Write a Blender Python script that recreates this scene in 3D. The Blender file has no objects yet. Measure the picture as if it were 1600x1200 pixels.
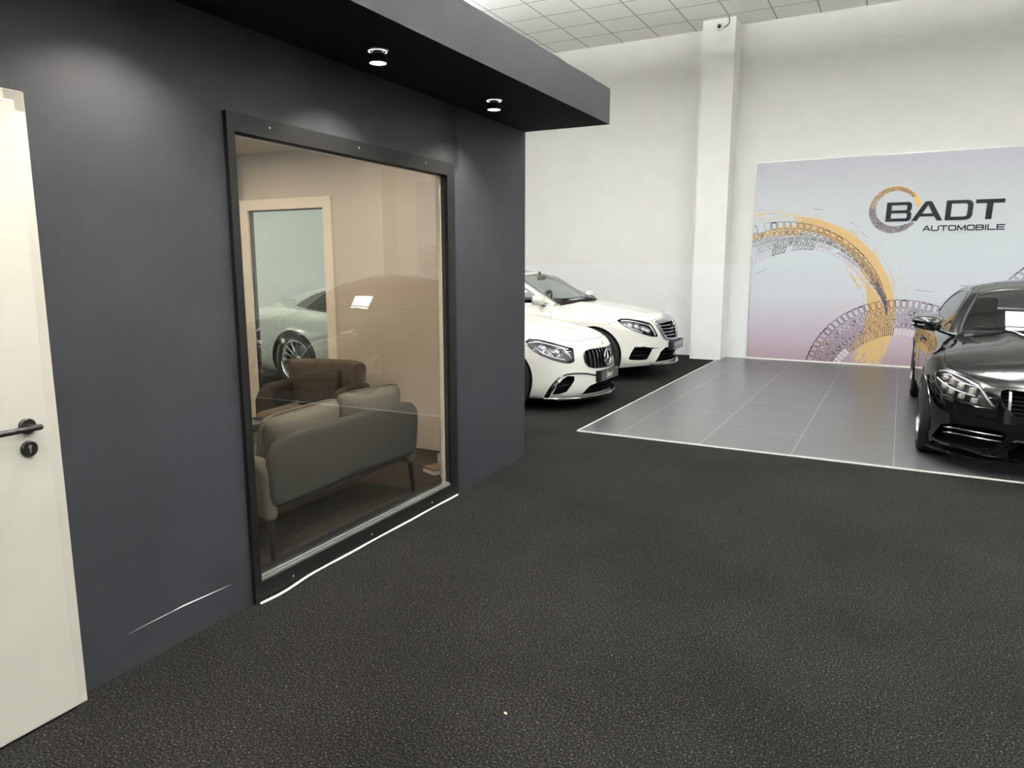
import bpy, bmesh, math, random
import numpy as np
from mathutils import Vector, Matrix
from mathutils.bvhtree import BVHTree
random.seed(7)
SC = bpy.context.scene
COL = SC.collection
PI = math.pi
R = math.radians

# ------------------------------------------------------------------ camera, world, exposure, lights
cam_d = bpy.data.cameras.new('camera'); cam = bpy.data.objects.new('camera', cam_d); COL.objects.link(cam)
cam.location = (0, 0, 1.55)
cam.rotation_euler = (R(90 - 9.43), 0, R(28.25))
cam_d.sensor_width = 36; cam_d.lens = 25.2
cam_d.clip_start = 0.05; cam_d.clip_end = 100
SC.camera = cam
SC.view_settings.view_transform = 'Standard'
SC.view_settings.look = 'None'
SC.view_settings.exposure = 0.87
SC.view_settings.gamma = 1.0
SC.view_settings.use_curve_mapping = False
world = bpy.data.worlds.new('world'); SC.world = world; world.use_nodes = True
world.node_tree.nodes['Background'].inputs[0].default_value = (0.75, 0.82, 0.9, 1)
world.node_tree.nodes['Background'].inputs[1].default_value = 0.6

PANEL_STRENGTH = 32.0
ADDED_UPLIGHT = 125.0          # ceiling LED panels of the hall; upward part added to brighten the ceiling
SPOT_W = 80.0                  # soffit spotlights
OFFICE_W = 185.0                # office ceiling lamps

ROOM = dict(x0=-10.0, x1=8.0, y0=-6.0, y1=12.40, h=5.30)
DADO_Z = 1.56

# ------------------------------------------------------------------ helpers
def mesh_obj(name, verts, faces, mat=None, parent=None, smooth=False, midx=None, angle=None):
    me = bpy.data.meshes.new(name)
    me.from_pydata([tuple(v) for v in verts], [], [tuple(f) for f in faces])
    mats = mat if isinstance(mat, (list, tuple)) else [mat]
    for m in mats:
        if m: me.materials.append(m)
    if midx: me.polygons.foreach_set('material_index', midx)
    if smooth: me.polygons.foreach_set('use_smooth', [True] * len(me.polygons))
    me.update()
    if smooth and angle: me.set_sharp_from_angle(angle=R(angle))
    o = bpy.data.objects.new(name, me); COL.objects.link(o)
    if parent: o.parent = parent
    return o

class MB:
    """collects shapes into one mesh"""
    def __init__(s): s.v = []; s.f = []; s.m = []
    def add(s, v, f, mi=0):
        n = len(s.v); s.v += [tuple(p) for p in v]; s.f += [tuple(i + n for i in q) for q in f]; s.m += [mi] * len(f)
    def box(s, x0, x1, y0, y1, z0, z1, mi=0, M=None):
        v = [(x, y, z) for x in (x0, x1) for y in (y0, y1) for z in (z0, z1)]
        if M: v = [M @ Vector(p) for p in v]
        s.add(v, [(0, 1, 3, 2), (4, 6, 7, 5), (0, 4, 5, 1), (2, 3, 7, 6), (0, 2, 6, 4), (1, 5, 7, 3)], mi)
    def rbox(s, x0, x1, y0, y1, z0, z1, r, seg=3, mi=0, M=None):
        bm = bmesh.new(); bmesh.ops.create_cube(bm, size=1)
        for v in bm.verts:
            v.co = Vector(((x0 + x1) / 2 + v.co.x * (x1 - x0), (y0 + y1) / 2 + v.co.y * (y1 - y0), (z0 + z1) / 2 + v.co.z * (z1 - z0)))
        bmesh.ops.bevel(bm, geom=bm.edges[:], offset=r, segments=seg, affect='EDGES', profile=0.5)
        s.bm(bm, mi, M)
    def bm(s, bm, mi=0, M=None):
        bm.verts.ensure_lookup_table(); bm.verts.index_update()
        v = [(M @ q.co) if M else q.co.copy() for q in bm.verts]
        s.add(v, [[q.index for q in f.verts] for f in bm.faces], mi); bm.free()
    def tube(s, pts, r, seg=8, mi=0, caps=True, closed=False):
        pts = [Vector(p) for p in pts]; n = len(pts); rr = r if isinstance(r, (list, tuple)) else [r] * n
        base = []; prev = None; vs = []
        for i, p in enumerate(pts):
            if closed: t = pts[(i + 1) % n] - pts[i - 1]
            else: t = pts[min(i + 1, n - 1)] - pts[max(i - 1, 0)]
            if t.length < 1e-9: t = Vector((0, 0, 1))
            t.normalize()
            if prev is None:
                a = Vector((0, 0, 1)) if abs(t.z) < .9 else Vector((1, 0, 0)); u = t.cross(a).normalized()
            else:
                u = prev - t * prev.dot(t)
                u = u.normalized() if u.length > 1e-6 else t.orthogonal().normalized()
            prev = u; w = t.cross(u)
            for k in range(seg):
                a = 2 * PI * k / seg; vs.append(p + (u * math.cos(a) + w * math.sin(a)) * rr[i])
        fs = []
        for i in range(n if closed else n - 1):
            j = (i + 1) % n
            for k in range(seg):
                k2 = (k + 1) % seg; fs.append((i * seg + k, i * seg + k2, j * seg + k2, j * seg + k))
        if caps and not closed:
            fs.append(tuple(range(seg - 1, -1, -1))); fs.append(tuple((n - 1) * seg + k for k in range(seg)))
        s.add(vs, fs, mi)
    def lathe(s, prof, seg=32, M=None, mi=0, a0=0, a1=2 * PI):
        """prof: list of (r, z), around z"""
        vs = []; fs = []; n = len(prof); full = abs(a1 - a0 - 2 * PI) < 1e-6; ns = seg if full else seg + 1
        for k in range(ns):
            a = a0 + (a1 - a0) * k / seg
            for (r, z) in prof:
                p = Vector((r * math.cos(a), r * math.sin(a), z)); vs.append(M @ p if M else p)
        for k in range(seg):
            k2 = (k + 1) % ns
            for i in range(n - 1): fs.append((k * n + i, k2 * n + i, k2 * n + i + 1, k * n + i + 1))
        s.add(vs, fs, mi)
    def prism(s, poly, f0, f1, mi=0):
        """poly: list of 2D points; f0/f1 map (a,b)->3D"""
        n = len(poly); v = [f0(*p) for p in poly] + [f1(*p) for p in poly]
        s.add(v, [tuple(range(n)), tuple(range(2 * n - 1, n - 1, -1))] + [(i, i + n, (i + 1) % n + n, (i + 1) % n) for i in range(n)], mi)
    def build(s, name, mat, parent=None, smooth=False, angle=None, loc=None, rot=None, fix=True):
        o = mesh_obj(name, s.v, s.f, mat, parent, False, s.m)
        me = o.data
        if fix:
            bm = bmesh.new(); bm.from_mesh(me); bmesh.ops.remove_doubles(bm, verts=bm.verts, dist=1e-6)
            bmesh.ops.recalc_face_normals(bm, faces=bm.faces); bm.to_mesh(me); bm.free()
        if smooth:
            me.polygons.foreach_set('use_smooth', [True] * len(me.polygons))
            me.set_sharp_from_angle(angle=R(angle or 40))
        if loc: o.location = loc
        if rot: o.rotation_euler = rot
        return o

def empty(name, loc=(0, 0, 0), rz=0):
    o = bpy.data.objects.new(name, None); COL.objects.link(o); o.location = loc; o.rotation_euler = (0, 0, rz)
    o.empty_display_size = .1
    return o
def tag(o, label=None, cat=None, group=None, kind=None):
    if label: o['label'] = label
    if cat: o['category'] = cat
    if group: o['group'] = group
    if kind: o['kind'] = kind
    return o
def struct(o, label=None): o['kind'] = 'structure'; (o.__setitem__('label', label) if label else None); return o
def copy_tree(o, parent=None):
    c = o.copy(); COL.objects.link(c)
    if parent: c.parent = parent
    for ch in [q for q in bpy.data.objects if q.parent == o]: copy_tree(ch, c)
    return c

def hermite(xs, ys):
    xs = list(xs); ys = list(ys)
    if xs[0] > xs[-1]: xs.reverse(); ys.reverse()
    n = len(xs); d = [(ys[i + 1] - ys[i]) / (xs[i + 1] - xs[i]) for i in range(n - 1)]
    m = [d[0]] + [0 if d[i - 1] * d[i] <= 0 else 2 * d[i - 1] * d[i] / (d[i - 1] + d[i]) for i in range(1, n - 1)] + [d[-1]]
    def f(x):
        if x <= xs[0]: return ys[0]
        if x >= xs[-1]: return ys[-1]
        i = 0
        while x > xs[i + 1]: i += 1
        h = xs[i + 1] - xs[i]; t = (x - xs[i]) / h
        return (1 + 2 * t) * (1 - t) ** 2 * ys[i] + t * (1 - t) ** 2 * h * m[i] + t * t * (3 - 2 * t) * ys[i + 1] + t * t * (t - 1) * h * m[i + 1]
    return f
def tab(*pairs): return hermite([p[0] for p in pairs], [p[1] for p in pairs])
def catmull(pts, n, closed=False):
    """resampled smooth curve through pts (any dimension)"""
    P = [np.array(p, float) for p in pts]; m = len(P); out = []
    segs = m if closed else m - 1
    for i in range(segs):
        if closed: a, b, c, d = P[i - 1], P[i], P[(i + 1) % m], P[(i + 2) % m]
        else: b, c = P[i], P[i + 1]; a = P[i - 1] if i else 2 * b - c; d = P[i + 2] if i + 2 < m else 2 * c - b
        for k in range(16):
            t = k / 16; out.append(.5 * ((2 * b) + (c - a) * t + (2 * a - 5 * b + 4 * c - d) * t * t + (3 * b - a - 3 * c + d) * t ** 3))
    out.append(P[0] if closed else P[-1])
    out = np.array(out); L = np.concatenate([[0], np.cumsum(np.linalg.norm(np.diff(out, axis=0), axis=1))])
    q = np.linspace(0, L[-1], n + 1 if closed else n)
    res = np.stack([np.interp(q, L, out[:, k]) for k in range(out.shape[1])], 1)
    return res[:-1] if closed else res
def polyline(pts, n, closed=True):
    """resampled straight-edged outline keeping its corners"""
    P = [np.array(p, float) for p in pts]
    if closed: P = P + [P[0]]
    L = [np.linalg.norm(P[i + 1] - P[i]) for i in range(len(P) - 1)]; T = sum(L); out = []
    for i in range(len(P) - 1):
        k = max(1, round(n * L[i] / T))
        for j in range(k): out.append(P[i] + (P[i + 1] - P[i]) * j / k)
    if not closed: out.append(P[-1])
    return out

# ------------------------------------------------------------------ materials
def nt(m): return m.node_tree.nodes, m.node_tree.links
def pmat(name, col, rough=.5, metal=0, spec=.5, coat=0, emit=None, estr=0, alpha=None, coat_rough=.03):
    m = bpy.data.materials.new(name); m.use_nodes = True; b = m.node_tree.nodes['Principled BSDF']
    b.inputs['Base Color'].default_value = (*col, 1); b.inputs['Roughness'].default_value = rough
    b.inputs['Metallic'].default_value = metal; b.inputs['Specular IOR Level'].default_value = spec
    b.inputs['Coat Weight'].default_value = coat; b.inputs['Coat Roughness'].default_value = coat_rough
    if emit: b.inputs['Emission Color'].default_value = (*emit, 1); b.inputs['Emission Strength'].default_value = estr
    return m
def noisy(m, scale, amount, detail=4, bump=0, bscale=None, stretch=None, bdist=.01):
    """multiplies the base colour by a soft noise and adds bump"""
    N, L = nt(m); b = N['Principled BSDF']; tc = N.new('ShaderNodeTexCoord'); mp = N.new('ShaderNodeMapping')
    L.new(tc.outputs['Object'], mp.inputs[0])
    if stretch: mp.inputs['Scale'].default_value = stretch
    n = N.new('ShaderNodeTexNoise'); n.inputs['Scale'].default_value = scale; n.inputs['Detail'].default_value = detail
    L.new(mp.outputs[0], n.inputs['Vector'])
    r = N.new('ShaderNodeMapRange'); r.inputs[1].default_value = .3; r.inputs[2].default_value = .7
    r.inputs[3].default_value = 1 - amount; r.inputs[4].default_value = 1 + amount; L.new(n.outputs[0], r.inputs[0])
    mx = N.new('ShaderNodeMix'); mx.data_type = 'RGBA'; mx.blend_type = 'MULTIPLY'; mx.inputs[0].default_value = 1
    mx.inputs[6].default_value = b.inputs['Base Color'].default_value
    L.new(r.outputs[0], mx.inputs[7]); L.new(mx.outputs[2], b.inputs['Base Color'])
    if bump:
        n2 = N.new('ShaderNodeTexNoise'); n2.inputs['Scale'].default_value = bscale or scale * 4; n2.inputs['Detail'].default_value = 3
        L.new(mp.outputs[0], n2.inputs['Vector'])
        bp = N.new('ShaderNodeBump'); bp.inputs['Strength'].default_value = bump; bp.inputs['Distance'].default_value = bdist
        L.new(n2.outputs[0], bp.inputs['Height']); L.new(bp.outputs[0], b.inputs['Normal'])
    return m
def glass_mat(name, tint, r0=.04):
    m = bpy.data.materials.new(name); m.use_nodes = True; N, L = nt(m); N.clear()
    out = N.new('ShaderNodeOutputMaterial'); mix = N.new('ShaderNodeMixShader'); tr = N.new('ShaderNodeBsdfTransparent')
    gl = N.new('ShaderNodeBsdfGlossy'); gl.inputs['Roughness'].default_value = 0.0
    tr.inputs[0].default_value = (*tint, 1)
    lw = N.new('ShaderNodeLayerWeight'); lw.inputs[0].default_value = .5
    p = N.new('ShaderNodeMath'); p.operation = 'POWER'; p.inputs[1].default_value = 5; L.new(lw.outputs['Facing'], p.inputs[0])
    q = N.new('ShaderNodeMath'); q.operation = 'MULTIPLY_ADD'; q.inputs[1].default_value = 1 - r0; q.inputs[2].default_value = r0
    L.new(p.outputs[0], q.inputs[0]); L.new(q.outputs[0], mix.inputs[0]); L.new(tr.outputs[0], mix.inputs[1]); L.new(gl.outputs[0], mix.inputs[2])
    L.new(mix.outputs[0], out.inputs[0])
    return m
M = {}
M['wall'] = noisy(pmat('white_plaster', (.80, .795, .765), .6), 3, .02, bump=.12, bscale=60, bdist=.004)
M['dado'] = noisy(pmat('white_gloss_paint', (.82, .84, .83), .28), 3, .015, bump=.05, bscale=40, bdist=.003)
M['dark'] = noisy(pmat('anthracite_paint', (.021, .0222, .0258), .5, spec=.18), 2.5, .10, bump=.15, bscale=45, bdist=.004)
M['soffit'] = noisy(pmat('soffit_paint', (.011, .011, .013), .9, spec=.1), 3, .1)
M['trimblack'] = pmat('black_window_frame', (.005, .005, .005), .45, spec=.18)
M['seal'] = pmat('rubber_seal', (.006, .006, .006), .6)
M['alu'] = pmat('brushed_aluminium', (.62, .62, .60), .28, 1)
M['cream'] = noisy(pmat('cream_window_frame', (.88, .83, .70), .35), 6, .03)
M['door'] = noisy(pmat('ivory_door_lacquer', (.40, .39, .34), .4, spec=.3), 5, .025)
M['blackmetal'] = pmat('matte_black_metal', (.006, .006, .006), .35, 0, spec=.3)
M['trimwhite'] = noisy(pmat('white_edge_profile', (.8, .8, .76), .4), 30, .05)
M['glass'] = glass_mat('clear_glass', (.955, .95, .93), .105)
M['greenglass'] = glass_mat('greenish_glass', (.88, .95, .91), .05)
M['frontwall'] = pmat('grey_front_wall', (.28, .28, .28), .6)
M['sillgrey'] = pmat('grey_glazing_bead', (.10, .10, .095), .55, spec=.2)
M['carglass'] = glass_mat('car_glass', (.70, .74, .72), .07)
M['darkglass'] = glass_mat('dark_car_glass', (.16, .17, .17), .07)
M['lens'] = glass_mat('headlight_lens', (.95, .96, .97), .06)
M['whitepaint'] = pmat('white_car_paint', (.69, .683, .625), .35, spec=.3, coat=.8)
M['blackpaint'] = pmat('black_car_paint', (.003, .003, .0035), .4, spec=0, coat=1, coat_rough=.012)
M['gloss_black'] = pmat('gloss_black_plastic', (.005, .005, .006), .12, coat=.6)
M['plastic'] = pmat('black_plastic', (.006, .006, .0065), .6, spec=.12)
M['void'] = pmat('recess_black', (.003, .003, .0035), .9, spec=.03)
M['chrome'] = pmat('chrome', (.82, .82, .83), .10, 1)
M['greychrome'] = pmat('grey_chrome', (.50, .52, .57), .18, 1)
M['satin'] = pmat('satin_silver', (.45, .46, .48), .30, 1)
M['tire'] = noisy(pmat('tyre_rubber', (.010, .010, .010), .8, spec=.15), 40, .2)
M['rim'] = pmat('dark_alloy', (.16, .165, .175), .28, 1)
M['rimpolish'] = pmat('polished_alloy', (.75, .76, .78), .15, 1)
M['disc'] = pmat('brake_disc', (.35, .35, .35), .35, 1)
M['leather'] = noisy(pmat('dark_leather', (.025, .024, .026), .6), 30, .1)
M['leathergrey'] = noisy(pmat('grey_leather', (.20, .20, .20), .5), 30, .1)
M['red'] = pmat('tail_light_red', (.35, .01, .012), .1, coat=.8)
M['litcarpet'] = noisy(pmat('lamplit_needle_felt', (.060, .052, .042), .95, spec=.1), 110, .45, detail=5)  # same felt as the hall floor, lamplight put into a lighter warm tone
M['paper'] = pmat('white_paper', (.9, .9, .9), .6)
M['blackink'] = pmat('black_ink', (.006, .008, .010), .6, spec=.2)
M['goldink'] = pmat('gold_ink', (.75, .52, .12), .5)
M['whiteink'] = pmat('white_ink', (.85, .85, .85), .5)

# carpet of mottled needle felt
def carpet():
    m = bpy.data.materials.new('needle_felt_carpet'); m.use_nodes = True; N, L = nt(m); b = N['Principled BSDF']
    b.inputs['Roughness'].default_value = .95; b.inputs['Specular IOR Level'].default_value = .03
    tc = N.new('ShaderNodeTexCoord')
    def noise(s, d=2, st=None):
        n = N.new('ShaderNodeTexNoise'); n.inputs['Scale'].default_value = s; n.inputs['Detail'].default_value = d; n.inputs['Roughness'].default_value = .85 if s == 125 else .5
        mp = N.new('ShaderNodeMapping'); L.new(tc.outputs['Object'], mp.inputs[0])
        if st: mp.inputs['Scale'].default_value = st
        L.new(mp.outputs[0], n.inputs['Vector']); return n.outputs[0]
    r1 = N.new('ShaderNodeValToRGB'); L.new(noise(125, 5), r1.inputs[0])
    e = r1.color_ramp.elements; e[0].position = .40; e[0].color = (.006, .006, .006, 1); e[1].position = .72; e[1].color = (.60, .58, .55, 1)
    x = r1.color_ramp.elements.new(.52); x.color = (.014, .0135, .0133, 1)
    x = r1.color_ramp.elements.new(.61); x.color = (.055, .053, .051, 1)
    mx = N.new('ShaderNodeMix'); mx.data_type = 'RGBA'; mx.blend_type = 'MULTIPLY'; mx.inputs[0].default_value = 1
    r2 = N.new('ShaderNodeValToRGB'); L.new(noise(1.3, 5), r2.inputs[0])
    e = r2.color_ramp.elements; e[0].position = .32; e[0].color = (.50, .495, .485, 1); e[1].position = .68; e[1].color = (.74, .73, .72, 1)
    L.new(r1.outputs[0], mx.inputs[6]); L.new(r2.outputs[0], mx.inputs[7])
    L.new(mx.outputs[2], b.inputs['Base Color'])
    bp = N.new('ShaderNodeBump'); bp.inputs['Strength'].default_value = .6; bp.inputs['Distance'].default_value = .004
    L.new(noise(260, 3), bp.inputs['Height']); L.new(bp.outputs[0], b.inputs['Normal'])
    return m
M['carpet'] = carpet()
def tiles():
    m = bpy.data.materials.new('grey_stone_tiles'); m.use_nodes = True; N, L = nt(m); b = N['Principled BSDF']
    tc = N.new('ShaderNodeTexCoord'); mp = N.new('ShaderNodeMapping'); L.new(tc.outputs['Object'], mp.inputs[0])
    mp.inputs['Rotation'].default_value = (0, 0, R(-90)); mp.inputs['Location'].default_value = (0.6, .06, 0)
    br = N.new('ShaderNodeTexBrick'); L.new(mp.outputs[0], br.inputs[0]); br.inputs['Scale'].default_value = 1
    br.inputs['Brick Width'].default_value = 1.5; br.inputs['Row Height'].default_value = .75; br.inputs['Mortar Size'].default_value = .003
    br.inputs['Color1'].default_value = (.070, .072, .076, 1); br.inputs['Color2'].default_value = (.078, .080, .084, 1); br.inputs['Mortar'].default_value = (.33, .33, .32, 1)
    br.inputs['Mortar Smooth'].default_value = .1
    n = N.new('ShaderNodeTexNoise'); n.inputs['Scale'].default_value = 2.2; n.inputs['Detail'].default_value = 8; n.inputs['Roughness'].default_value = .65
    m2 = N.new('ShaderNodeMapping'); m2.inputs['Scale'].default_value = (.6, 3.2, 1); L.new(tc.outputs['Object'], m2.inputs[0]); L.new(m2.outputs[0], n.inputs['Vector'])
    r = N.new('ShaderNodeMapRange'); r.inputs[1].default_value = .25; r.inputs[2].default_value = .75; r.inputs[3].default_value = .90; r.inputs[4].default_value = 1.10
    L.new(n.outputs[0], r.inputs[0])
    mx = N.new('ShaderNodeMix'); mx.data_type = 'RGBA'; mx.blend_type = 'MULTIPLY'; mx.inputs[0].default_value = 1
    L.new(br.outputs[0], mx.inputs[6]); L.new(r.outputs[0], mx.inputs[7]); L.new(mx.outputs[2], b.inputs['Base Color'])
    rr = N.new('ShaderNodeMapRange'); rr.inputs[1].default_value = .3; rr.inputs[2].default_value = .7; rr.inputs[3].default_value = .27; rr.inputs[4].default_value = .33
    L.new(n.outputs[0], rr.inputs[0]); L.new(rr.outputs[0], b.inputs['Roughness'])
    b.inputs['Specular IOR Level'].default_value = .32
    return m
M['tile'] = tiles()
def ceiling_mat():
    m = bpy.data.materials.new('mineral_fibre_ceiling'); m.use_nodes = True; N, L = nt(m); b = N['Principled BSDF']
    tc = N.new('ShaderNodeTexCoord'); mp = N.new('ShaderNodeMapping'); L.new(tc.outputs['Object'], mp.inputs[0])
    mp.inputs['Location'].default_value = (.12, .05, 0)
    br = N.new('ShaderNodeTexBrick'); L.new(mp.outputs[0], br.inputs[0]); br.offset = 0; br.inputs['Scale'].default_value = 1
    br.inputs['Brick Width'].default_value = .625; br.inputs['Row Height'].default_value = .625; br.inputs['Mortar Size'].default_value = .011
    br.inputs['Color1'].default_value = (.92, .92, .90, 1); br.inputs['Color2'].default_value = (.90, .90, .87, 1); br.inputs['Mortar'].default_value = (.42, .42, .40, 1)
    n = N.new('ShaderNodeTexNoise'); n.inputs['Scale'].default_value = 55; n.inputs['Detail'].default_value = 4; L.new(tc.outputs['Object'], n.inputs['Vector'])
    r = N.new('ShaderNodeMapRange'); r.inputs[1].default_value = .3; r.inputs[2].default_value = .7; r.inputs[3].default_value = .93; r.inputs[4].default_value = 1.05
    L.new(n.outputs[0], r.inputs[0])
    mx = N.new('ShaderNodeMix'); mx.data_type = 'RGBA'; mx.blend_type = 'MULTIPLY'; mx.inputs[0].default_value = 1
    L.new(br.outputs[0], mx.inputs[6]); L.new(r.outputs[0], mx.inputs[7]); L.new(mx.outputs[2], b.inputs['Base Color'])
    b.inputs['Roughness'].default_value = .85
    return m
M['ceil'] = ceiling_mat()
M['beige'] = noisy(pmat('office_wall_paint', (.60, .545, .47), .6), 3, .03)
M['fabric'] = noisy(pmat('grey_sofa_fabric', (.062, .060, .054), .9, spec=.2), 220, .22, bump=.4, bscale=420, bdist=.002)
M['fabriclight'] = noisy(pmat('light_grey_sofa_fabric', (.13, .12, .10), .9, spec=.2), 220, .22, bump=.4, bscale=420, bdist=.002)
M['velvet'] = noisy(pmat('taupe_velvet', (.12, .10, .082), .8, spec=.3), 9, .18, bump=.2, bscale=300, bdist=.002)
M['velvetdark'] = noisy(pmat('brown_velvet', (.040, .035, .026), .8, spec=.3), 9, .15)
M['legdark'] = pmat('dark_leg', (.02, .02, .02), .4)
M['tabletop'] = noisy(pmat('dark_table_top', (.035, .028, .024), .12), 8, .15)

def emat(name, col, s):
    m = bpy.data.materials.new(name); m.use_nodes = True; N, L = nt(m); N.clear()
    e = N.new('ShaderNodeEmission'); e.inputs[0].default_value = (*col, 1); e.inputs[1].default_value = s
    o = N.new('ShaderNodeOutputMaterial'); L.new(e.outputs[0], o.inputs[0]); return m
M['led'] = emat('led_diffuser', (1.0, 1.0, .985), PANEL_STRENGTH)
M['display'] = emat('sheet_glow', (1, 1, 1), 5.0)
M['ledup'] = emat('added_uplight_diffuser', (1.0, 1.0, .985), ADDED_UPLIGHT)
M['spotface'] = emat('spot_lamp_face', (1.0, .93, .78), 14)
M['spotring'] = emat('spot_light_ring', (.95, .98, 1.0), 5)
M['officelamp'] = emat('office_lamp_face', (1.0, .84, .66), OFFICE_W)
# ------------------------------------------------------------------ the hall
X0, X1, Y0, Y1, HH = ROOM['x0'], ROOM['x1'], ROOM['y0'], ROOM['y1'], ROOM['h']
def boxobj(name, x0, x1, y0, y1, z0, z1, mat, parent=None, loc=None, rot=None):
    b = MB(); b.box(x0, x1, y0, y1, z0, z1); return b.build(name, mat, parent, loc=loc, rot=rot)
struct(boxobj('floor', X0, X1, Y0, Y1, -.10, 0, M['carpet']))
TX0, TX1, TY0, TY1 = -2.575, 5.0, 6.12, Y1
struct(boxobj('floor_tiles', TX0, TX1, TY0, TY1, -.02, .006, M['tile']))
e = MB(); e.box(TX0 - .012, TX0, TY0 - .014, 12.0, 0, .010); e.box(TX0, TX1, TY0 - .014, TY0, 0, .010)
struct(e.build('trim_1', M['trimwhite']))
struct(boxobj('ceiling', X0, X1, Y0, Y1, HH, HH + .1, M['ceil']))
struct(boxobj('wall_rear', X0, X1, Y1, Y1 + .2, 0, HH, M['wall']))
struct(boxobj('wall_left', X0 - .2, X0, Y0, Y1, 0, HH, M['wall']))
struct(boxobj('wall_right', X1, X1 + .2, Y0, Y1, 0, HH, M['wall']))
struct(boxobj('wall_front', X0, X1, Y0 - .2, Y0, 0, HH, M['frontwall']))
# painted glossy lower band of the rear wall
COLS = [(-3.03, -2.53), (3.60, 4.10), (-9.0, -8.5)]
CY = 11.94
b = MB()
for x0, x1 in ((X0, -9.0), (-8.5, -3.03), (-2.53, 3.60), (4.10, X1)): b.box(x0, x1, Y1 - .006, Y1, 0, DADO_Z)
struct(b.build('wall_rear_lower_band', M['dado']))
for i, (x0, x1) in enumerate(COLS):
    b = MB(); b.box(x0, x1, CY, Y1, DADO_Z, HH, 0)
    b.box(x0 - .001, x1 + .001, CY - .001, Y1, 0, DADO_Z, 1)
    struct(b.build('wall_pillar', [M['wall'], M['dado']]))
# skirting along the tiled part
b = MB(); b.box(-2.2, 3.1, Y1 - .03, Y1 - .006, .006, .03); struct(b.build('baseboard_rear', M['trimwhite']))

# suspended LED fixtures: thin boxes on two rods, shining down, with an upward glow added to brighten the ceiling
FZ = 4.66
def ceiling_light(x, y):
    t = empty('pendant_light', (x, y, FZ))
    b = MB(); w, l, f = .16, .62, .015
    b.box(-w, w, -l, -l + f, -.03, .03); b.box(-w, w, l - f, l, -.03, .03); b.box(-w, -w + f, -l, l, -.03, .03); b.box(w - f, w, -l, l, -.03, .03)
    b.build('housing', M['trimwhite'], t)
    b = MB(); b.box(-w + f, w - f, -l + f, l - f, -.024, -.018); b.build('diffuser', M['led'], t)
    b = MB(); b.box(-w + f, w - f, -l + f, l - f, .018, .024); b.build('added_uplight', M['ledup'], t)
    for s in (-.45, .45):
        b = MB(); b.tube([(0, s, .02), (0, s, HH - FZ)], .004, 6); b.box(-w + f, w - f, s - .01, s + .01, .0, .018); b.build('suspension_rod', M['alu'], t)
    return t
proto = ceiling_light(-6.5, 7.9)
tag(proto, 'long white light fixture hanging from rods under the hall ceiling, with an added upward glow', 'ceiling light', 'light fixtures hanging from the hall ceiling')
for y in (-3.7, .2, 4.1, 7.9):
    for x in (-6.5, -3.2, .1, 3.4, 6.6):
        if (x, y) == (-6.5, 7.9): continue
        c = copy_tree(proto); c.location = (x, y, FZ)

# ------------------------------------------------------------------ dark office box: own frame at its far corner, x out of the wall, y away from camera
OA = Vector((-2.604, 5.06, 0)); ORZ = R(1.39)
OM = Matrix.Translation(OA) @ Matrix.Rotation(ORZ, 4, 'Z')
def off(o): o.location = OA; o.rotation_euler = (0, 0, ORZ); return o
WT = .16; LEN = 7.6; OD = 4.2; OH = 2.546; OTOP = 2.79
WY0, WY1, WZ1 = -2.885, -1.077, 2.182       # window outer casing
fw = .075
gy0, gy1, gz0, gz1 = WY0 + .040, WY1 - .088, .092, WZ1 - .078
b = MB()   # front wall with window and door openings
def wallseg(y0, y1, z0, z1): b.box(-WT, 0, y0, y1, z0, z1)
DY0, DY1, DZ = -4.66, -3.72, 2.06
wallseg(gy1 + .17, 0, 0, OTOP); wallseg(gy0, gy1 + .17, gz1 + .05, OTOP); wallseg(gy0, gy1, 0, gz0 - .02); wallseg(DY1, gy0, 0, OTOP)
b.box(-.030, 0, gy1, gy1 + .17, 0, OTOP); b.box(-.030, 0, gy0, gy1, gz1, gz1 + .05); b.box(-WT, -.03, gy1, gy1 + .17, 0, gz0 - .02)
wallseg(DY0, DY1, DZ, OTOP); wallseg(-LEN, DY0, 0, OTOP)
struct(off(b.build('wall_office_front', M['dark'])))
# end wall with inner window opening (local y 0 .. -WT), inside painted beige
EX = {}
def ox(xw): return (OM.inverted() @ Vector((xw, 4.9, 0))).x
ex0, ex1 = ox(-5.45) , ox(-4.37)
ez0, ez1 = .03, 2.135
b = MB()
for (x0, x1, z0, z1) in ((-OD, ex0 + .05, 0, OTOP), (ex1 - .05, -WT, 0, OTOP), (ex0 + .05 - .17, ex1 - .05, ez1 - .05, OTOP), (ex0 + .05 - .17, ex1 - .05, 0, ez0 + .04)):
    b.box(min(x0, x0 if x0 < ex0 else x0), x1 - .17 if x1 == ex0 + .05 else x1, -.10, 0, z0, z1, 0); b.box(x0, x1, -WT, -.10, z0, z1, 1)
struct(off(b.build('wall_office_end', [M['dark'], M['beige']])))
b = MB(); b.box(-OD - .1, -OD, -LEN, 0, 0, OTOP, 0); b.box(-OD, -OD + .02, -LEN, -WT, 0, OH, 1)
b.box(-WT - .015, -WT, gy1 + .17, -WT, 0, OH, 1); b.box(-WT - .015, -WT, DY1, WY0, 0, OH, 1); b.box(-WT - .015, -WT, WY0, gy1 + .17, gz1 + .05, OH, 1)
struct(off(b.build('wall_office_back', [M['dark'], M['beige']])))
b = MB(); b.box(-OD, -WT, -LEN - .1, -LEN, 0, OTOP, 0); b.box(-OD, -WT, -LEN, -LEN + .02, 0, OTOP, 0)
struct(off(b.build('wall_office_near', M['beige'])))
struct(off(boxobj('floor_office', -OD, -WT, -LEN, -WT, -.01, .003, M['litcarpet'])))
struct(off(boxobj('ceiling_office', -OD, -WT, -LEN, -.02, OH, OTOP - .02, M['beige'])))
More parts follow.
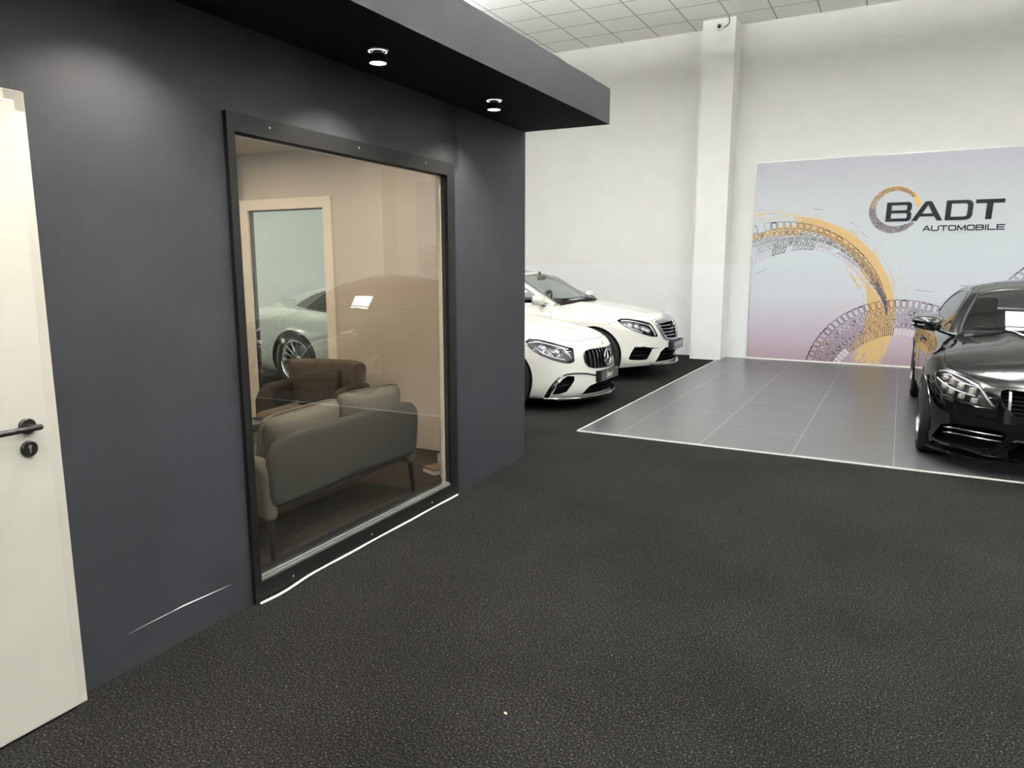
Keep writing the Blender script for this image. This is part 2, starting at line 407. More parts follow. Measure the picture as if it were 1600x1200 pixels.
# overhanging canopy: soffit and fascia (slightly tapered towards the camera)
def fx(y): return .672 - .0243 * (-y)
b = MB(); n = 60
random.seed(3)
top = []
for i in range(n + 1):
    y = -LEN * i / n; top.append((fx(y), y, OTOP + random.uniform(-.003, .003)))
v = []; f = []
for (x, y, z) in top: v += [(x, y, OH), (x, y, z), (0.0, y, OH), (0.0, y, OTOP), (x - .02, y, OTOP - .01)]
for i in range(n):
    a = i * 5; c = a + 5
    f += [(a, c, c + 1, a + 1), (a + 1, c + 1, c + 4, a + 4), (a + 4, c + 4, c + 3, a + 3), (a, a + 2, c + 2, c)]
f += [(0, 1, 4, 3, 2), (n * 5, n * 5 + 2, n * 5 + 3, n * 5 + 4, n * 5 + 1)]
b.add(v, f)
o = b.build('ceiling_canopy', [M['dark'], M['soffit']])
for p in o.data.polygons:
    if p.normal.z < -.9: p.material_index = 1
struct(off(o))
# scuffs where the paint is scratched
def scuff(pts, w, name, mat, parent=None):
    b = MB(); m = len(pts)
    for i in range(m - 1):
        (y0, z0), (y1, z1) = pts[i], pts[i + 1]; w0 = w[i]; w1 = w[i + 1]
        b.add([(.0012, y0, z0 - w0), (.0012, y1, z1 - w1), (.0012, y1, z1 + w1), (.0012, y0, z0 + w0)], [(0, 1, 2, 3)])
    return b.build(name, mat, parent)
s = scuff([(-3.50, .146), (-3.42, .149), (-3.36, .1497), (-3.31, .1505), (-3.25, .152), (-3.14, .1475), (-3.05, .144), (-3.00, .1425)],
          [.0002, .0006, .0012, .0008, .0028, .0022, .0008, .0002], 'wall_scratch', M['paper'])
tag(off(s), 'thin white scratch in the dark grey wall paint left of the window foot', 'scratch')

# front window -----------------------------------------------------------
w = empty('window_1'); off(w); struct(w)
b = MB()
def frame_ring(b, y0, y1, z0, z1, iy0, iy1, iz0, iz1, x0, x1):
    o4 = [(y0, z0), (y1, z0), (y1, z1), (y0, z1)]; i4 = [(iy0, iz0), (iy1, iz0), (iy1, iz1), (iy0, iz1)]
    for k in range(4):
        a, c = o4[k], o4[(k + 1) % 4]; d, e = i4[(k + 1) % 4], i4[k]
        q = [a, c, d, e]; b.add([(x0, *p) for p in q] + [(x1, *p) for p in q], [(0, 1, 2, 3), (4, 7, 6, 5), (0, 4, 5, 1), (1, 5, 6, 2), (2, 6, 7, 3), (3, 7, 4, 0)])
frame_ring(b, WY0, WY1, .004, WZ1, gy0, gy1, gz0, gz1, 0.0, .022)
b.build('window_frame', M['trimblack'], w)
b = MB(); frame_ring(b, gy0 - .01, gy1 + .01, gz0 - .01, gz1 + .01, gy0 + .002, gy1 - .004, gz0 + .002, gz1 - .004, -.022, -.0)
b.build('rebate', M['seal'], w)
b = MB(); b.box(-.02, .012, gy0, gy1, gz0 - .012, gz0 + .010); b.box(-.011, .004, gy0, gy1, gz0 + .010, gz0 + .020)
b.build('sill_rail', M['sillgrey'], w)
b = MB(); frame_ring(b, gy0, gy1, gz0 - .02, gz1, gy0 + .004, gy1 - .018, gz0 - .012, gz1 - .006, -.045, -.024)
b.build('inner_frame', M['cream'], w)
b = MB(); b.box(-.018, -.012, gy0, gy1, gz0, gz1); b.build('window_pane', M['glass'], w)
b = MB()
for k in range(3):
    y = gy0 + .2 + k * .62
    for z in (gz1 + .045, gz0 - .05): b.lathe([(0, .004), (.004, .003), (.006, 0)], 10, Matrix.Translation((.022, y, z)) @ Matrix.Rotation(PI / 2, 4, 'Y'))
b.build('screw', M['satin'], w, smooth=True)
# ivory sealant bead under the casing
b = MB(); pts = []
for i in range(40):
    t = i / 39; pts.append((.024 + .006 * math.sin(t * 21) * .4 + .022 * math.exp(-((t - .06) / .10) ** 2), WY0 + .01 + t * (WY1 - WY0 - .03), .004))
b.tube(pts, .006, 6); struct(off(b.build('trim_2', M['trimwhite'], smooth=True)))

# inner window in the end wall ------------------------------------------
w = empty('window_2'); off(w); struct(w)
b = MB(); o4 = [(ex0, ez0), (ex1, ez0), (ex1, ez1), (ex0, ez1)]; t = .092; i4 = [(ex0 + t, ez0 + t), (ex1 - t, ez0 + t), (ex1 - t, ez1 - t), (ex0 + t, ez1 - t)]
for k in range(4):
    q = [o4[k], o4[(k + 1) % 4], i4[(k + 1) % 4], i4[k]]
    for (ya, yb) in ((-WT - .022, -WT), ):
        b.add([(p[0], ya, p[1]) for p in q] + [(p[0], yb, p[1]) for p in q], [(0, 1, 2, 3), (4, 7, 6, 5), (0, 4, 5, 1), (1, 5, 6, 2), (2, 6, 7, 3), (3, 7, 4, 0)])
b.build('window_frame', M['cream'], w)
b = MB(); o4b = [(ex0 + .05, ez0 + .04), (ex1 - .05, ez0 + .04), (ex1 - .05, ez1 - .05), (ex0 + .05, ez1 - .05)]; t2 = .104; i4b = [(ex0 + t2, ez0 + t2), (ex1 - t2, ez0 + t2), (ex1 - t2, ez1 - t2), (ex0 + t2, ez1 - t2)]
for k in range(4):
    q = [o4b[k], o4b[(k + 1) % 4], i4b[(k + 1) % 4], i4b[k]]
    b.add([(p[0], -WT, p[1]) for p in q] + [(p[0], -.12, p[1]) for p in q], [(0, 1, 2, 3), (4, 7, 6, 5), (0, 4, 5, 1), (1, 5, 6, 2), (2, 6, 7, 3), (3, 7, 4, 0)])
b.build('rebate', M['seal'], w)
b = MB(); b.box(ex0 + .05, ex1 - .05, -.158, -.150, ez0 + .05, ez1 - .06); b.build('window_pane', M['greenglass'], w)

# door -------------------------------------------------------------------
d = empty('door_1'); off(d); struct(d)
b = MB(); PR = .048
b.rbox(-.02, PR, DY1 - .05, DY1 + .017, .0, 2.085, .004, 1); b.rbox(-.02, PR, DY0 - .017, DY0 + .05, 0, 2.085, .004, 1); b.rbox(-.02, PR, DY0 - .017, DY1 + .017, 2.02, 2.085, .004, 1)
b.build('door_frame', M['door'], d)
LF = PR + .012
b = MB(); b.rbox(.012, LF, DY0 + .022, DY1 - .022, .008, 2.052, .004, 2); b.build('door_leaf', M['door'], d)
hy = -3.812; hz = 1.036
hd = MB(); MT = Matrix.Translation((LF, hy, hz)) @ Matrix.Rotation(PI / 2, 4, 'Y')
hd.lathe([(0, .011), (.0235, .011), (.0262, .008), (.0265, 0)], 32, MT)
h = hd.build('door_handle', M['blackmetal'], d, smooth=True, angle=30)
hd = MB(); hd.tube([(LF + .008, hy, hz), (LF + .038, hy, hz), (LF + .047, hy, hz)], .0095, 16)
hd.tube([(LF + .047, hy + .016, hz), (LF + .050, hy + .010, hz), (LF + .050, hy - .06, hz), (LF + .050, hy - .125, hz)], .0098, 16)
hd.build('lever', M['blackmetal'], h, smooth=True)
hd = MB(); MT = Matrix.Translation((LF, hy - .002, hz - .074)) @ Matrix.Rotation(PI / 2, 4, 'Y')
hd.lathe([(0, .009), (.0235, .009), (.0262, .007), (.0265, 0)], 32, MT)
k = hd.build('lock_rosette', M['blackmetal'], d, smooth=True, angle=30)
hd = MB(); hd.box(LF + .0085, LF + .0105, hy - .0045, hy + .0005, hz - .088, hz - .068); hd.lathe([(0, .0012), (.006, .0012), (.006, 0)], 16, Matrix.Translation((LF + .0092, hy - .002, hz - .066)) @ Matrix.Rotation(PI / 2, 4, 'Y'))
hd.build('keyhole', M['sillgrey'], k)

# soffit spotlights -------------------------------------------------------
def spotlight(y):
    x = .305; t = empty('spotlight', OM @ Vector((x, y, OH)), ORZ)
    b = MB(); b.lathe([(0, -.0005), (.047, -.0005), (.052, -.004), (.050, -.009), (.030, -.010), (.030, -.004)], 40); b.build('mounting_ring', M['alu'], t, smooth=True)
    b = MB(); b.lathe([(.031, -.0085), (.043, -.0098)], 40); b.build('glow_ring', M['spotring'], t)
    b = MB(); b.lathe([(.0, -.010), (.026, -.010), (.028, -.020), (.0405, -.022), (.0425, -.026), (.0425, -.060), (.0395, -.062), (.0395, -.054), (0, -.052)], 40); b.build('housing', M['blackmetal'], t, smooth=True, angle=30)
    b = MB(); b.lathe([(0, -.0635), (.022, -.0630), (.0385, -.057)], 32); b.build('lamp_face', M['spotface'], t, smooth=True)
    ld = bpy.data.lights.new('spotlight_lamp', 'SPOT'); ld.energy = SPOT_W; ld.color = (1.0, .92, .80); ld.spot_size = R(128); ld.spot_blend = .75; ld.shadow_soft_size = .03
    lo = bpy.data.objects.new('spotlight_lamp', ld); COL.objects.link(lo); lo.parent = t; lo.location = (0, 0, -.070)
    return t
for y, lab in ((-1.07, 'small black cylinder spotlight under the canopy, nearest its far end'), (-2.22, 'black cylinder spotlight under the canopy above the right part of the window'),
               (-3.37, 'canopy spotlight at the top edge of the picture, left of the window'), (-4.52, 'canopy spotlight above the ivory door')):
    tag(spotlight(y), lab, 'spotlight', 'spotlights under the dark canopy')

# office interior ceiling lamps
def office_lamp(x, y):
    t = empty('office_downlight', OM @ Vector((x, y, OH)), ORZ)
    b = MB(); b.lathe([(.075, 0), (.095, -.001), (.098, -.006), (.080, -.010), (.078, -.003)], 32); b.build('trim_ring', M['trimwhite'], t, smooth=True)
    b = MB(); b.lathe([(0, -.006), (.078, -.006)], 32); b.build('lamp_face', M['officelamp'], t)
    return t
for i, (x, y) in enumerate(((-1.1, -1.2), (-2.5, -1.2), (-1.1, -3.2), (-2.5, -3.2))):
    tag(office_lamp(x, y), 'round warm downlight in the office ceiling', 'ceiling light', 'round downlights in the office ceiling')

# security camera on the pillar ------------------------------------------
t = empty('security_camera', (-2.765, CY, 5.175))
b = MB(); b.lathe([(0, .0), (.058, 0), (.060, .012), (.052, .02), (0, .02)], 32, Matrix.Rotation(PI / 2, 4, 'X')); b.build('mount', M['trimwhite'], t, smooth=True, angle=30)
b = MB(); bmm = bmesh.new(); bmesh.ops.create_uvsphere(bmm, u_segments=28, v_segments=18, radius=.05); b.bm(bmm, 0, Matrix.Translation((0, -.045, -.004))); b.build('housing', M['paper'], t, smooth=True)
b = MB(); bmm = bmesh.new(); bmesh.ops.create_uvsphere(bmm, u_segments=24, v_segments=14, radius=.034); b.bm(bmm, 0, Matrix.Translation((.004, -.068, -.008))); b.build('lens', M['gloss_black'], t, smooth=True)
b = MB(); b.tube(catmull([(.03, -.006, -.02), (.08, -.006, -.01), (.13, -.006, .03), (.14, -.006, .08), (.125, -.006, .12), (.10, -.004, .123)], 24), .006, 6); b.build('cable', M['blackmetal'], t, smooth=True)
tag(t, 'small white camera with a black lens and cable high on the white pillar', 'camera')

# crumb on the carpet
b = MB(); bmm = bmesh.new(); bmesh.ops.create_icosphere(bmm, subdivisions=2, radius=.006)
for v_ in bmm.verts: v_.co = Vector((v_.co.x * 1.0, v_.co.y * .7, max(v_.co.z * .6, -.002))) * random.uniform(.8, 1.25)
b.bm(bmm); o = b.build('crumb', pmat('crumb_beige', (.75, .55, .35), .7), smooth=True); o.location = (-1.101, 2.001, .0035)
tag(o, 'tiny beige crumb lying on the dark carpet in the foreground', 'crumb')
# ------------------------------------------------------------------ printed wall board with logo (board coordinates: world x and z)
BX0, BX1, BZ0, BZ1 = -2.185, 3.08, .03, 3.162
BY = Y1 - .024
def board_mat():
    m = bpy.data.materials.new('printed_board'); m.use_nodes = True; N, L = nt(m); b = N['Principled BSDF']; b.inputs['Roughness'].default_value = .42
    tc = N.new('ShaderNodeTexCoord'); sp = N.new('ShaderNodeSeparateXYZ'); L.new(tc.outputs['Object'], sp.inputs[0])
    r = N.new('ShaderNodeValToRGB'); d = N.new('ShaderNodeMath'); d.operation = 'DIVIDE'; d.inputs[1].default_value = 3.2
    L.new(sp.outputs['Z'], d.inputs[0]); L.new(d.outputs[0], r.inputs[0])
    e = r.color_ramp.elements; e[0].position = 0; e[0].color = (.33, .245, .275, 1); e[1].position = 1; e[1].color = (.47, .475, .53, 1)
    for p, c in ((.09, (.42, .345, .40)), (.2, (.50, .455, .53)), (.34, (.56, .59, .64)), (.55, (.57, .63, .66)), (.8, (.55, .58, .61))):
        x = r.color_ramp.elements.new(p); x.color = (*c, 1)
    L.new(r.outputs[0], b.inputs['Base Color']); return m
M['board'] = board_mat()
M['inktread'] = pmat('tread_ink', (.035, .018, .032), .5)
M['inktreadgrey'] = pmat('tread_ink_grey', (.22, .20, .25), .5)
M['inklight'] = pmat('tread_ink_light', (.56, .53, .58), .5)
M['yellow'] = pmat('yellow_brush_ink', (.58, .40, .17), .5)
M['yellowlight'] = pmat('pale_yellow_ink', (.66, .51, .27), .5)
M['orange'] = pmat('orange_ink', (.75, .42, .04), .5)
board = empty('wall_board', (0, 0, 0))
tag(board, 'large pale grey and pink printed wall board with tyre tracks and BADT logo', 'wall board')
b = MB(); b.box(BX0, BX1, BY, Y1 - .004, BZ0, BZ1); b.build('panel', M['board'], board)
b = MB(); b.box(BX0 - .006, BX0, BY - .002, Y1, BZ0, BZ1 + .005); b.box(BX1, BX1 + .006, BY - .002, Y1, BZ0, BZ1 + .005); b.box(BX0, BX1, BY - .002, Y1, BZ1, BZ1 + .006)
b.build('edge_profile', M['alu'], board)

def clip(q):
    def cut(P, ax, lim, keep_less):
        out = []
        for i in range(len(P)):
            a, c = P[i], P[(i + 1) % len(P)]; ia = (a[ax] <= lim) == keep_less; ic = (c[ax] <= lim) == keep_less
            if ia: out.append(a)
            if ia != ic:
                t = (lim - a[ax]) / (c[ax] - a[ax]); out.append(tuple(a[k] + (c[k] - a[k]) * t for k in (0, 1)))
        return out
    P = list(q)
    for ax, lim, kl in ((0, BX0 + .002, False), (0, BX1 - .002, True), (1, BZ0 + .002, False), (1, BZ1 - .002, True)):
        P = cut(P, ax, lim, kl)
        if len(P) < 3: return []
    return P
class Ink:
    def __init__(s, lift): s.b = MB(); s.y = BY - lift; s.k = 0
    def poly(s, q, mi=0):
        q = clip(q)
        s.k += 1; yy = s.y - (s.k % 997) * 4e-7
        if len(q) >= 3: s.b.add([(x, yy, z) for x, z in q], [tuple(range(len(q)))], mi)
    def outline(s, q, w, mi=0):
        n = len(q); cx = sum(p[0] for p in q) / n; cz = sum(p[1] for p in q) / n; inner = []
        for i in range(n):
            p, a, c = np.array(q[i]), np.array(q[i - 1]), np.array(q[(i + 1) % n])
            e1 = (p - a) / (np.linalg.norm(p - a) + 1e-9); e2 = (c - p) / (np.linalg.norm(c - p) + 1e-9)
            n1 = np.array([-e1[1], e1[0]]); n2 = np.array([-e2[1], e2[0]]); k = n1 + n2
            if np.dot(n1, np.array([cx, cz]) - p) < 0: k = -k
            k = k / (np.linalg.norm(k) + 1e-9); inner.append(tuple(p + k * w * 1.2))
        for i in range(n): s.poly([q[i], q[(i + 1) % n], inner[(i + 1) % n], inner[i]], mi)
    def line(s, a, c, w, mi=0):
        d = np.array(c) - np.array(a); l = np.linalg.norm(d) + 1e-9; k = np.array([-d[1], d[0]]) / l * w / 2
        a = np.array(a); c = np.array(c); s.poly([tuple(a - k), tuple(c - k * .6), tuple(c + k * .6), tuple(a + k)], mi)
    def build(s, name, mats, parent):
        o = mesh_obj(name, s.b.v, s.b.f, mats, parent, False, s.b.m); return o
def pol(c, r, a): return (c[0] + r * math.cos(a), c[1] + r * math.sin(a))

def brush(ink, c, a0, a1, rin, rout, n=90, mi=0, rag=.02):
    """solid brushed band between radii given as functions of angle"""
    nr = 9
    for k in range(nr):
        s0 = k / nr; s1 = (k + 1) / nr; ja = random.uniform(-rag, rag) * 2.5; jb = random.uniform(-rag, rag) * 2.5
        A0, A1 = a0 + ja, a1 + jb
        for i in range(n):
            p, q = A0 + (A1 - A0) * i / n, A0 + (A1 - A0) * (i + 1) / n
            ink.poly([pol(c, rin(p) + (rout(p) - rin(p)) * s0, p), pol(c, rin(q) + (rout(q) - rin(q)) * s0, q), pol(c, rin(q) + (rout(q) - rin(q)) * s1 + 1e-4, q), pol(c, rin(p) + (rout(p) - rin(p)) * s1 + 1e-4, p)], mi)
def flecks(ink, c, a0, a1, r0, r1, n, lmax, w, mi=0):
    for _ in range(n):
        a = random.uniform(a0, a1); r = random.uniform(r0, r1) if not callable(r0) else random.uniform(r0(a), r1(a))
        l = random.uniform(.25, 1) * lmax / r; ww = random.uniform(.35, 1) * w; m = 5
        for i in range(m):
            p, q = a + l * i / m, a + l * (i + 1) / m; wa = ww * math.sin(PI * (i + .15) / (m + .3)); wb = ww * math.sin(PI * (i + 1.15) / (m + .3))
            rr = r + random.uniform(-.002, .002)
            ink.poly([pol(c, rr - wa / 2, p), pol(c, rr - wb / 2, q), pol(c, rr + wb / 2, q), pol(c, rr + wa / 2, p)], mi)
def tread(ink, c, a0, a1, rin, rout, cell, w, fade=None, skip=0.0):
    """tyre print: rows of blocks between rin and rout; mi 0 dark, 1 grey"""
    # rows: (s0, s1, kind) measured from the outer edge
    rows = [(.0, .22, 'block'), (.24, .44, 'tri'), (.46, .51, 'dash'), (.53, .57, 'dash'), (.59, .79, 'tri2'), (.81, 1.0, 'slant')]
    def P(s, a): ro, ri = rout(a), rin(a); return pol(c, ro + (ri - ro) * s, a)
    for (s0, s1, kind) in rows:
        a = a0; k = 0
        while a < a1 - 1e-6:
            ro = rout(a); da = cell / ro * (1.25 if kind == 'dash' else 1); b2 = min(a + da, a1); g = da * .07; j = lambda: random.uniform(-.006, .006)
            mi = 1 if (fade and fade(kind, a)) else 0
            ww = w * (.8 if mi else 1) * random.uniform(.7, 1.25)
            if random.random() < skip: a = b2; k += 1; continue
            if kind == 'block':
                q = [P(s0, a + g), P(s0 + j(), b2 - g), P(s1, b2 - g - da * .08), P(s1 + j(), a + g - da * .08)]; ink.outline(q, ww, mi)
                if random.random() < .5: ink.line(P(s0 + .03, a + 2 * g), P(s0 + .03, b2 - 2 * g), ww * 1.6, mi)
                if random.random() < .45: ink.line(P(s0 + .02, b2 - 2.2 * g), P(s1 - .02, b2 - 2.2 * g), ww * 1.4, mi)
            elif kind in ('tri', 'tri2'):
                m = (a + b2) / 2
                ink.outline([P(s0, a + g), P(s0, b2 - g), P(s1 - .02, m)], ww, mi); ink.outline([P(s1, a + g + da / 2), P(s1, b2 - g + da / 2), P(s0 + .02, b2)], ww, mi)
                if random.random() < .5: ink.line(P(s0 + .05, m - g), P(s1 - .07, m), ww * 1.5, mi)
                if random.random() < .5: ink.line(P(s1 - .04, b2 - g), P(s1 - .04, b2 + da * .25), ww * 1.5, mi)
            elif kind == 'dash':
                q = [P(s0, a + g), P(s0, b2 - g), P(s1, b2 - g), P(s1, a + g)]; ink.outline(q, ww * .7, mi)
            else:
                q = [P(s0, a + g), P(s0, b2 - 3 * g), P(s1, b2 - 3 * g + da * .3), P(s1, a + g + da * .3)]
                if mi: ink.poly(q, 2)
                else: ink.outline(q, ww, mi)
            a = b2; k += 1
random.seed(11)
C1 = (-1.75, .60); C2 = (.03, -.28); C3 = (2.55, .35)
# yellow brush band behind the first track
yel = Ink(.0006)
ro = tab((-.5, 1.66), (0, 1.70), (.4, 1.745), (.8, 1.755), (1.2, 1.74), (1.5, 1.70), (1.7, 1.63), (2.2, 1.60))
ri = tab((-.5, 1.30), (0, 1.33), (.25, 1.36), (.45, 1.42), (.62, 1.47), (.8, 1.52), (1.2, 1.53), (1.5, 1.52), (1.9, 1.50), (2.2, 1.48))
brush(yel, C1, -.12, 1.42, lambda a: ri(a), lambda a: ro(a), 80)
brush(yel, C1, 1.38, 1.95, lambda a: ri(a) - .10, lambda a: ro(a) - .12, 40, 1)
flecks(yel, C1, -.15, 1.9, 1.66, 1.82, 70, .22, .010); flecks(yel, C1, .05, .7, 1.76, 1.95, 26, .22, .010, 1)
flecks(yel, C1, .15, .75, 1.30, 1.44, 34, .3, .014); flecks(yel, C1, 1.2, 1.9, 1.68, 1.84, 26, .30, .016, 1)
flecks(yel, C1, -.42, -.02, 1.30, 1.66, 150, .26, .034); flecks(yel, C1, -.30, -.05, 1.36, 1.60, 60, .3, .05)
flecks(yel, (C1[0] + .1, C1[1] + .15), -.62, -.30, 1.15, 1.60, 70, .30, .018)
flecks(yel, (-.2, .2), 2.1, 3.0, .75, .95, 14, .2, .010, 1)
yel.build('yellow_brush_stroke', [M['yellow'], M['yellowlight']], board)
# tyre track prints
t1 = Ink(.0012)
ri1 = tab((.10, 1.60), (.3, 1.535), (.5, 1.45), (.85, 1.36), (1.2, 1.27), (1.53, 1.14), (1.98, 1.03), (2.4, .98))
ro1 = tab((.10, 1.61), (.3, 1.635), (.8, 1.64), (2.4, 1.63))
tread(t1, C1, .14, 2.0, ri1, ro1, .105, .0115, lambda k, a: (k in ('slant', 'tri2') and (a < 1.15 or a > 1.62)) or (k == 'block' and 1.62 < a < 1.78), .02)
flecks(t1, C1, .12, .48, lambda a: ri1(a) + .02, lambda a: ro1(a) - .02, 300, .06, .009, 0)
t1.build('tyre_track_print', [M['inktread'], M['inktreadgrey'], M['inklight']], board)
t2 = Ink(.0013)
ri2 = tab((.6, .80), (1.5, .775), (2.2, .775), (2.9, .86)); ro2 = lambda a: 1.325 + .01 * math.sin(3 * a)
tread(t2, C2, .45, 2.95, ri2, ro2, .088, .011, lambda k, a: k == 'slant' and (a < 1.6 or a > 2.5) , .01)
t2.build('tyre_track_print', [M['inktread'], M['inktreadgrey'], M['inklight']], board)
t3 = Ink(.0014)
tread(t3, C3, 1.2, 2.7, lambda a: 1.05, lambda a: 1.57, .095, .0092, lambda k, a: k == 'slant', .01)
t3.build('tyre_track_print', [M['inktread'], M['inktreadgrey'], M['inklight']], board)
fl = Ink(.0007)
for (x, z, a, l) in ((-2.13, 2.42, .1, .12), (-1.95, 2.36, .05, .1), (-2.10, 1.41, .45, .17), (-1.3, 2.42, -.2, .15), (-.75, 2.2, -.6, .16), (-.6, 2.05, -.7, .14), (.2, 1.18, -.1, .25), (.75, 1.25, 0, .2)):
    fl.line((x, z), (x + l * math.cos(a), z + l * math.sin(a)), .009)
fl.build('brush_fleck', [M['inktreadgrey']], board)

# logo ring ---------------------------------------------------------------
random.seed(5)
LC = (-.172, 2.357)
rg = Ink(.0016)
def lro(a): return .335
def lri(a):
    t = a if a >= 0 else a + 2 * PI
    return .335 - float(np.interp(t, [0, .5, 1.0, 1.8, 2.6, 3.3, 4.2, 4.9, 5.3, 5.7, 6.28], [.012, .045, .052, .060, .078, .095, .108, .100, .075, .03, .012]))
def ringcol(a):
    t = a % (2 * PI); return t
for _ in range(14000):
    t = random.uniform(.62, 5.62); ra, rb = lri(t), lro(t); r = random.uniform(ra, rb); l = random.uniform(.006, .022) / r; w = random.uniform(.0012, .0042)
    mi = random.choice((0, 0, 0, 1, 2)) if t > 2.5 else random.choice((0, 0, 3, 3))
    if 2.5 < t < 3.0 and random.random() < .35: mi = 3
    if t < 1.3 and random.random() < (1.3 - t): continue
    rg.poly([pol(LC, r, t), pol(LC, r, t + l), pol(LC, r + w, t + l), pol(LC, r + w, t)], mi)
rg.build('logo_ring_print', [M['inktread'], M['inktreadgrey'], M['inklight'], M['yellow']], board)
og = Ink(.0014)
for k in range(26):
    s = k / 25; a0 = .08 + random.uniform(0, .25) * (1 if s < .8 else .6); a1 = random.uniform(1.0, 1.6) if s < .6 else random.uniform(1.5, 2.6)
    n = 24
    for i in range(n):
        p, q = a0 + (a1 - a0) * i / n, a0 + (a1 - a0) * (i + 1) / n
        g = lambda a: (.30 + .042 * s * 1.0 + .002) if a > .5 else (.298 + .044 * s)
        og.poly([pol(LC, g(p), p), pol(LC, g(q), q), pol(LC, g(q) + .0023, q), pol(LC, g(p) + .0023, p)])
flecks(og, LC, .05, 1.4, .335, .365, 26, .05, .004); flecks(og, LC, -.2, .3, .28, .35, 20, .06, .004)
og.build('logo_ring_brush', [M['orange']], board)
# letters BADT --------------------------------------------------------------
lt = MB(); LZ0, LZ1 = 2.190, 2.470; yb_, yf_ = BY - .002, BY - .006
def letter(outer, holes=()):
    cu = bpy.data.curves.new('l', 'CURVE'); cu.dimensions = '2D'; cu.fill_mode = 'BOTH'; cu.extrude = .002
    for P in [outer] + list(holes):
        sp = cu.splines.new('POLY'); sp.points.add(len(P) - 1); sp.use_cyclic_u = True
        for q, (x, z) in zip(sp.points, P): q.co = (x, z, 0, 1)
    o = bpy.data.objects.new('l', cu); COL.objects.link(o); bpy.context.view_layer.update()
    me = bpy.data.meshes.new_from_object(o.evaluated_get(bpy.context.evaluated_depsgraph_get()))
    bpy.data.objects.remove(o)
    return me
def rc(x0, x1, z0, z1, r, corners='1111', n=6):
    """rounded rectangle, corners in order bottom-left, bottom-right, top-right, top-left"""
    P = []
    for k, (cx, cz, a) in enumerate(((x0, z0, PI), (x1, z0, 1.5 * PI), (x1, z1, 0), (x0, z1, .5 * PI))):
        if corners[k] == '0': P.append((cx, cz)); continue
        ox_ = cx + (r if k in (0, 3) else -r); oz = cz + (r if k in (0, 1) else -r)
        for i in range(n + 1): P.append((ox_ + r * math.cos(a + PI / 2 * i / n), oz + r * math.sin(a + PI / 2 * i / n)))
    return P
def place_letters(name, meshes, mat, parent, y, sh=0.0, z0=0.0):
    b = MB()
    for me, dx, dz, sx, sz in meshes:
        b.add([(v.co.x * sx + dx + (v.co.y * sz + dz - z0) * sh, y - v.co.z, v.co.y * sz + dz) for v in me.vertices], [tuple(p.vertices) for p in me.polygons])
    return mesh_obj(name, b.v, b.f, mat, parent)
H_ = LZ1 - LZ0; s_ = .058
def L_B():
    w = .335
    o = [(0, 0), (w - .045, 0), (w - .015, .012), (w, .045), (w, .105), (w - .012, .135), (w - .03, .145), (w - .012, .158), (w - .004, .18), (w - .004, .235), (w - .02, .268), (w - .05, H_), (0, H_)]
    return letter(o, [rc(s_ + .012, w - s_, .045, .118, .02, '0110'), rc(s_ + .012, w - s_ - .006, .162, .235, .02, '0110')])
def L_A():
    w = .40; t = .062
    o = [(0, 0), (.150, .265), (.168, H_), (.232, H_), (.250, .265), (w, 0), (w - .072, 0), (w - .108, .062), (.108, .062), (.072, 0)]
    return letter(o, [[(.135, .105), (.2, .225), (.265, .105)]])
def L_D():
    w = .335
    o = [(0, 0), (w - .07, 0), (w - .02, .02), (w, .065), (w, .215), (w - .02, .26), (w - .07, H_), (0, H_)]
    return letter(o, [rc(s_ + .012, w - s_ - .008, .048, H_ - .048, .035, '0110')])
def L_T():
    w = .345; return letter([(w / 2 - .038, 0), (w / 2 + .038, 0), (w / 2 + .038, H_ - .055), (w, H_ - .055), (w, H_), (0, H_), (0, H_ - .055), (w / 2 - .038, H_ - .055)])
for nm, me, x in (('letter_b', L_B(), -.280), ('letter_a', L_A(), .060), ('letter_d', L_D(), .487), ('letter_t', L_T(), .848)):
    place_letters(nm, [(me, x, LZ0, 1, 1)], M['blackink'], board, BY - .004, .03, LZ0)
def word(text, x0, x1, z0, z1, y, mat, parent, name, shear=0.0, extra=0.1, rot=None, thick=.0008, bold=0.0):
    cu = bpy.data.curves.new('w', 'FONT'); cu.body = text; cu.size = 1; cu.space_character = 1 + extra; cu.extrude = 0; cu.offset = bold
    o = bpy.data.objects.new('w', cu); COL.objects.link(o); bpy.context.view_layer.update()
    me = bpy.data.meshes.new_from_object(o.evaluated_get(bpy.context.evaluated_depsgraph_get())); bpy.data.objects.remove(o)
    xs = [v.co.x for v in me.vertices]; ys = [v.co.y for v in me.vertices]; sx = (x1 - x0) / (max(xs) - min(xs)); sz = (z1 - z0) / (max(ys) - min(ys))
    V = [(x0 + (v.co.x - min(xs)) * sx, y, z0 + (v.co.y - min(ys)) * sz) for v in me.vertices]
    return V, [tuple(p.vertices) for p in me.polygons]
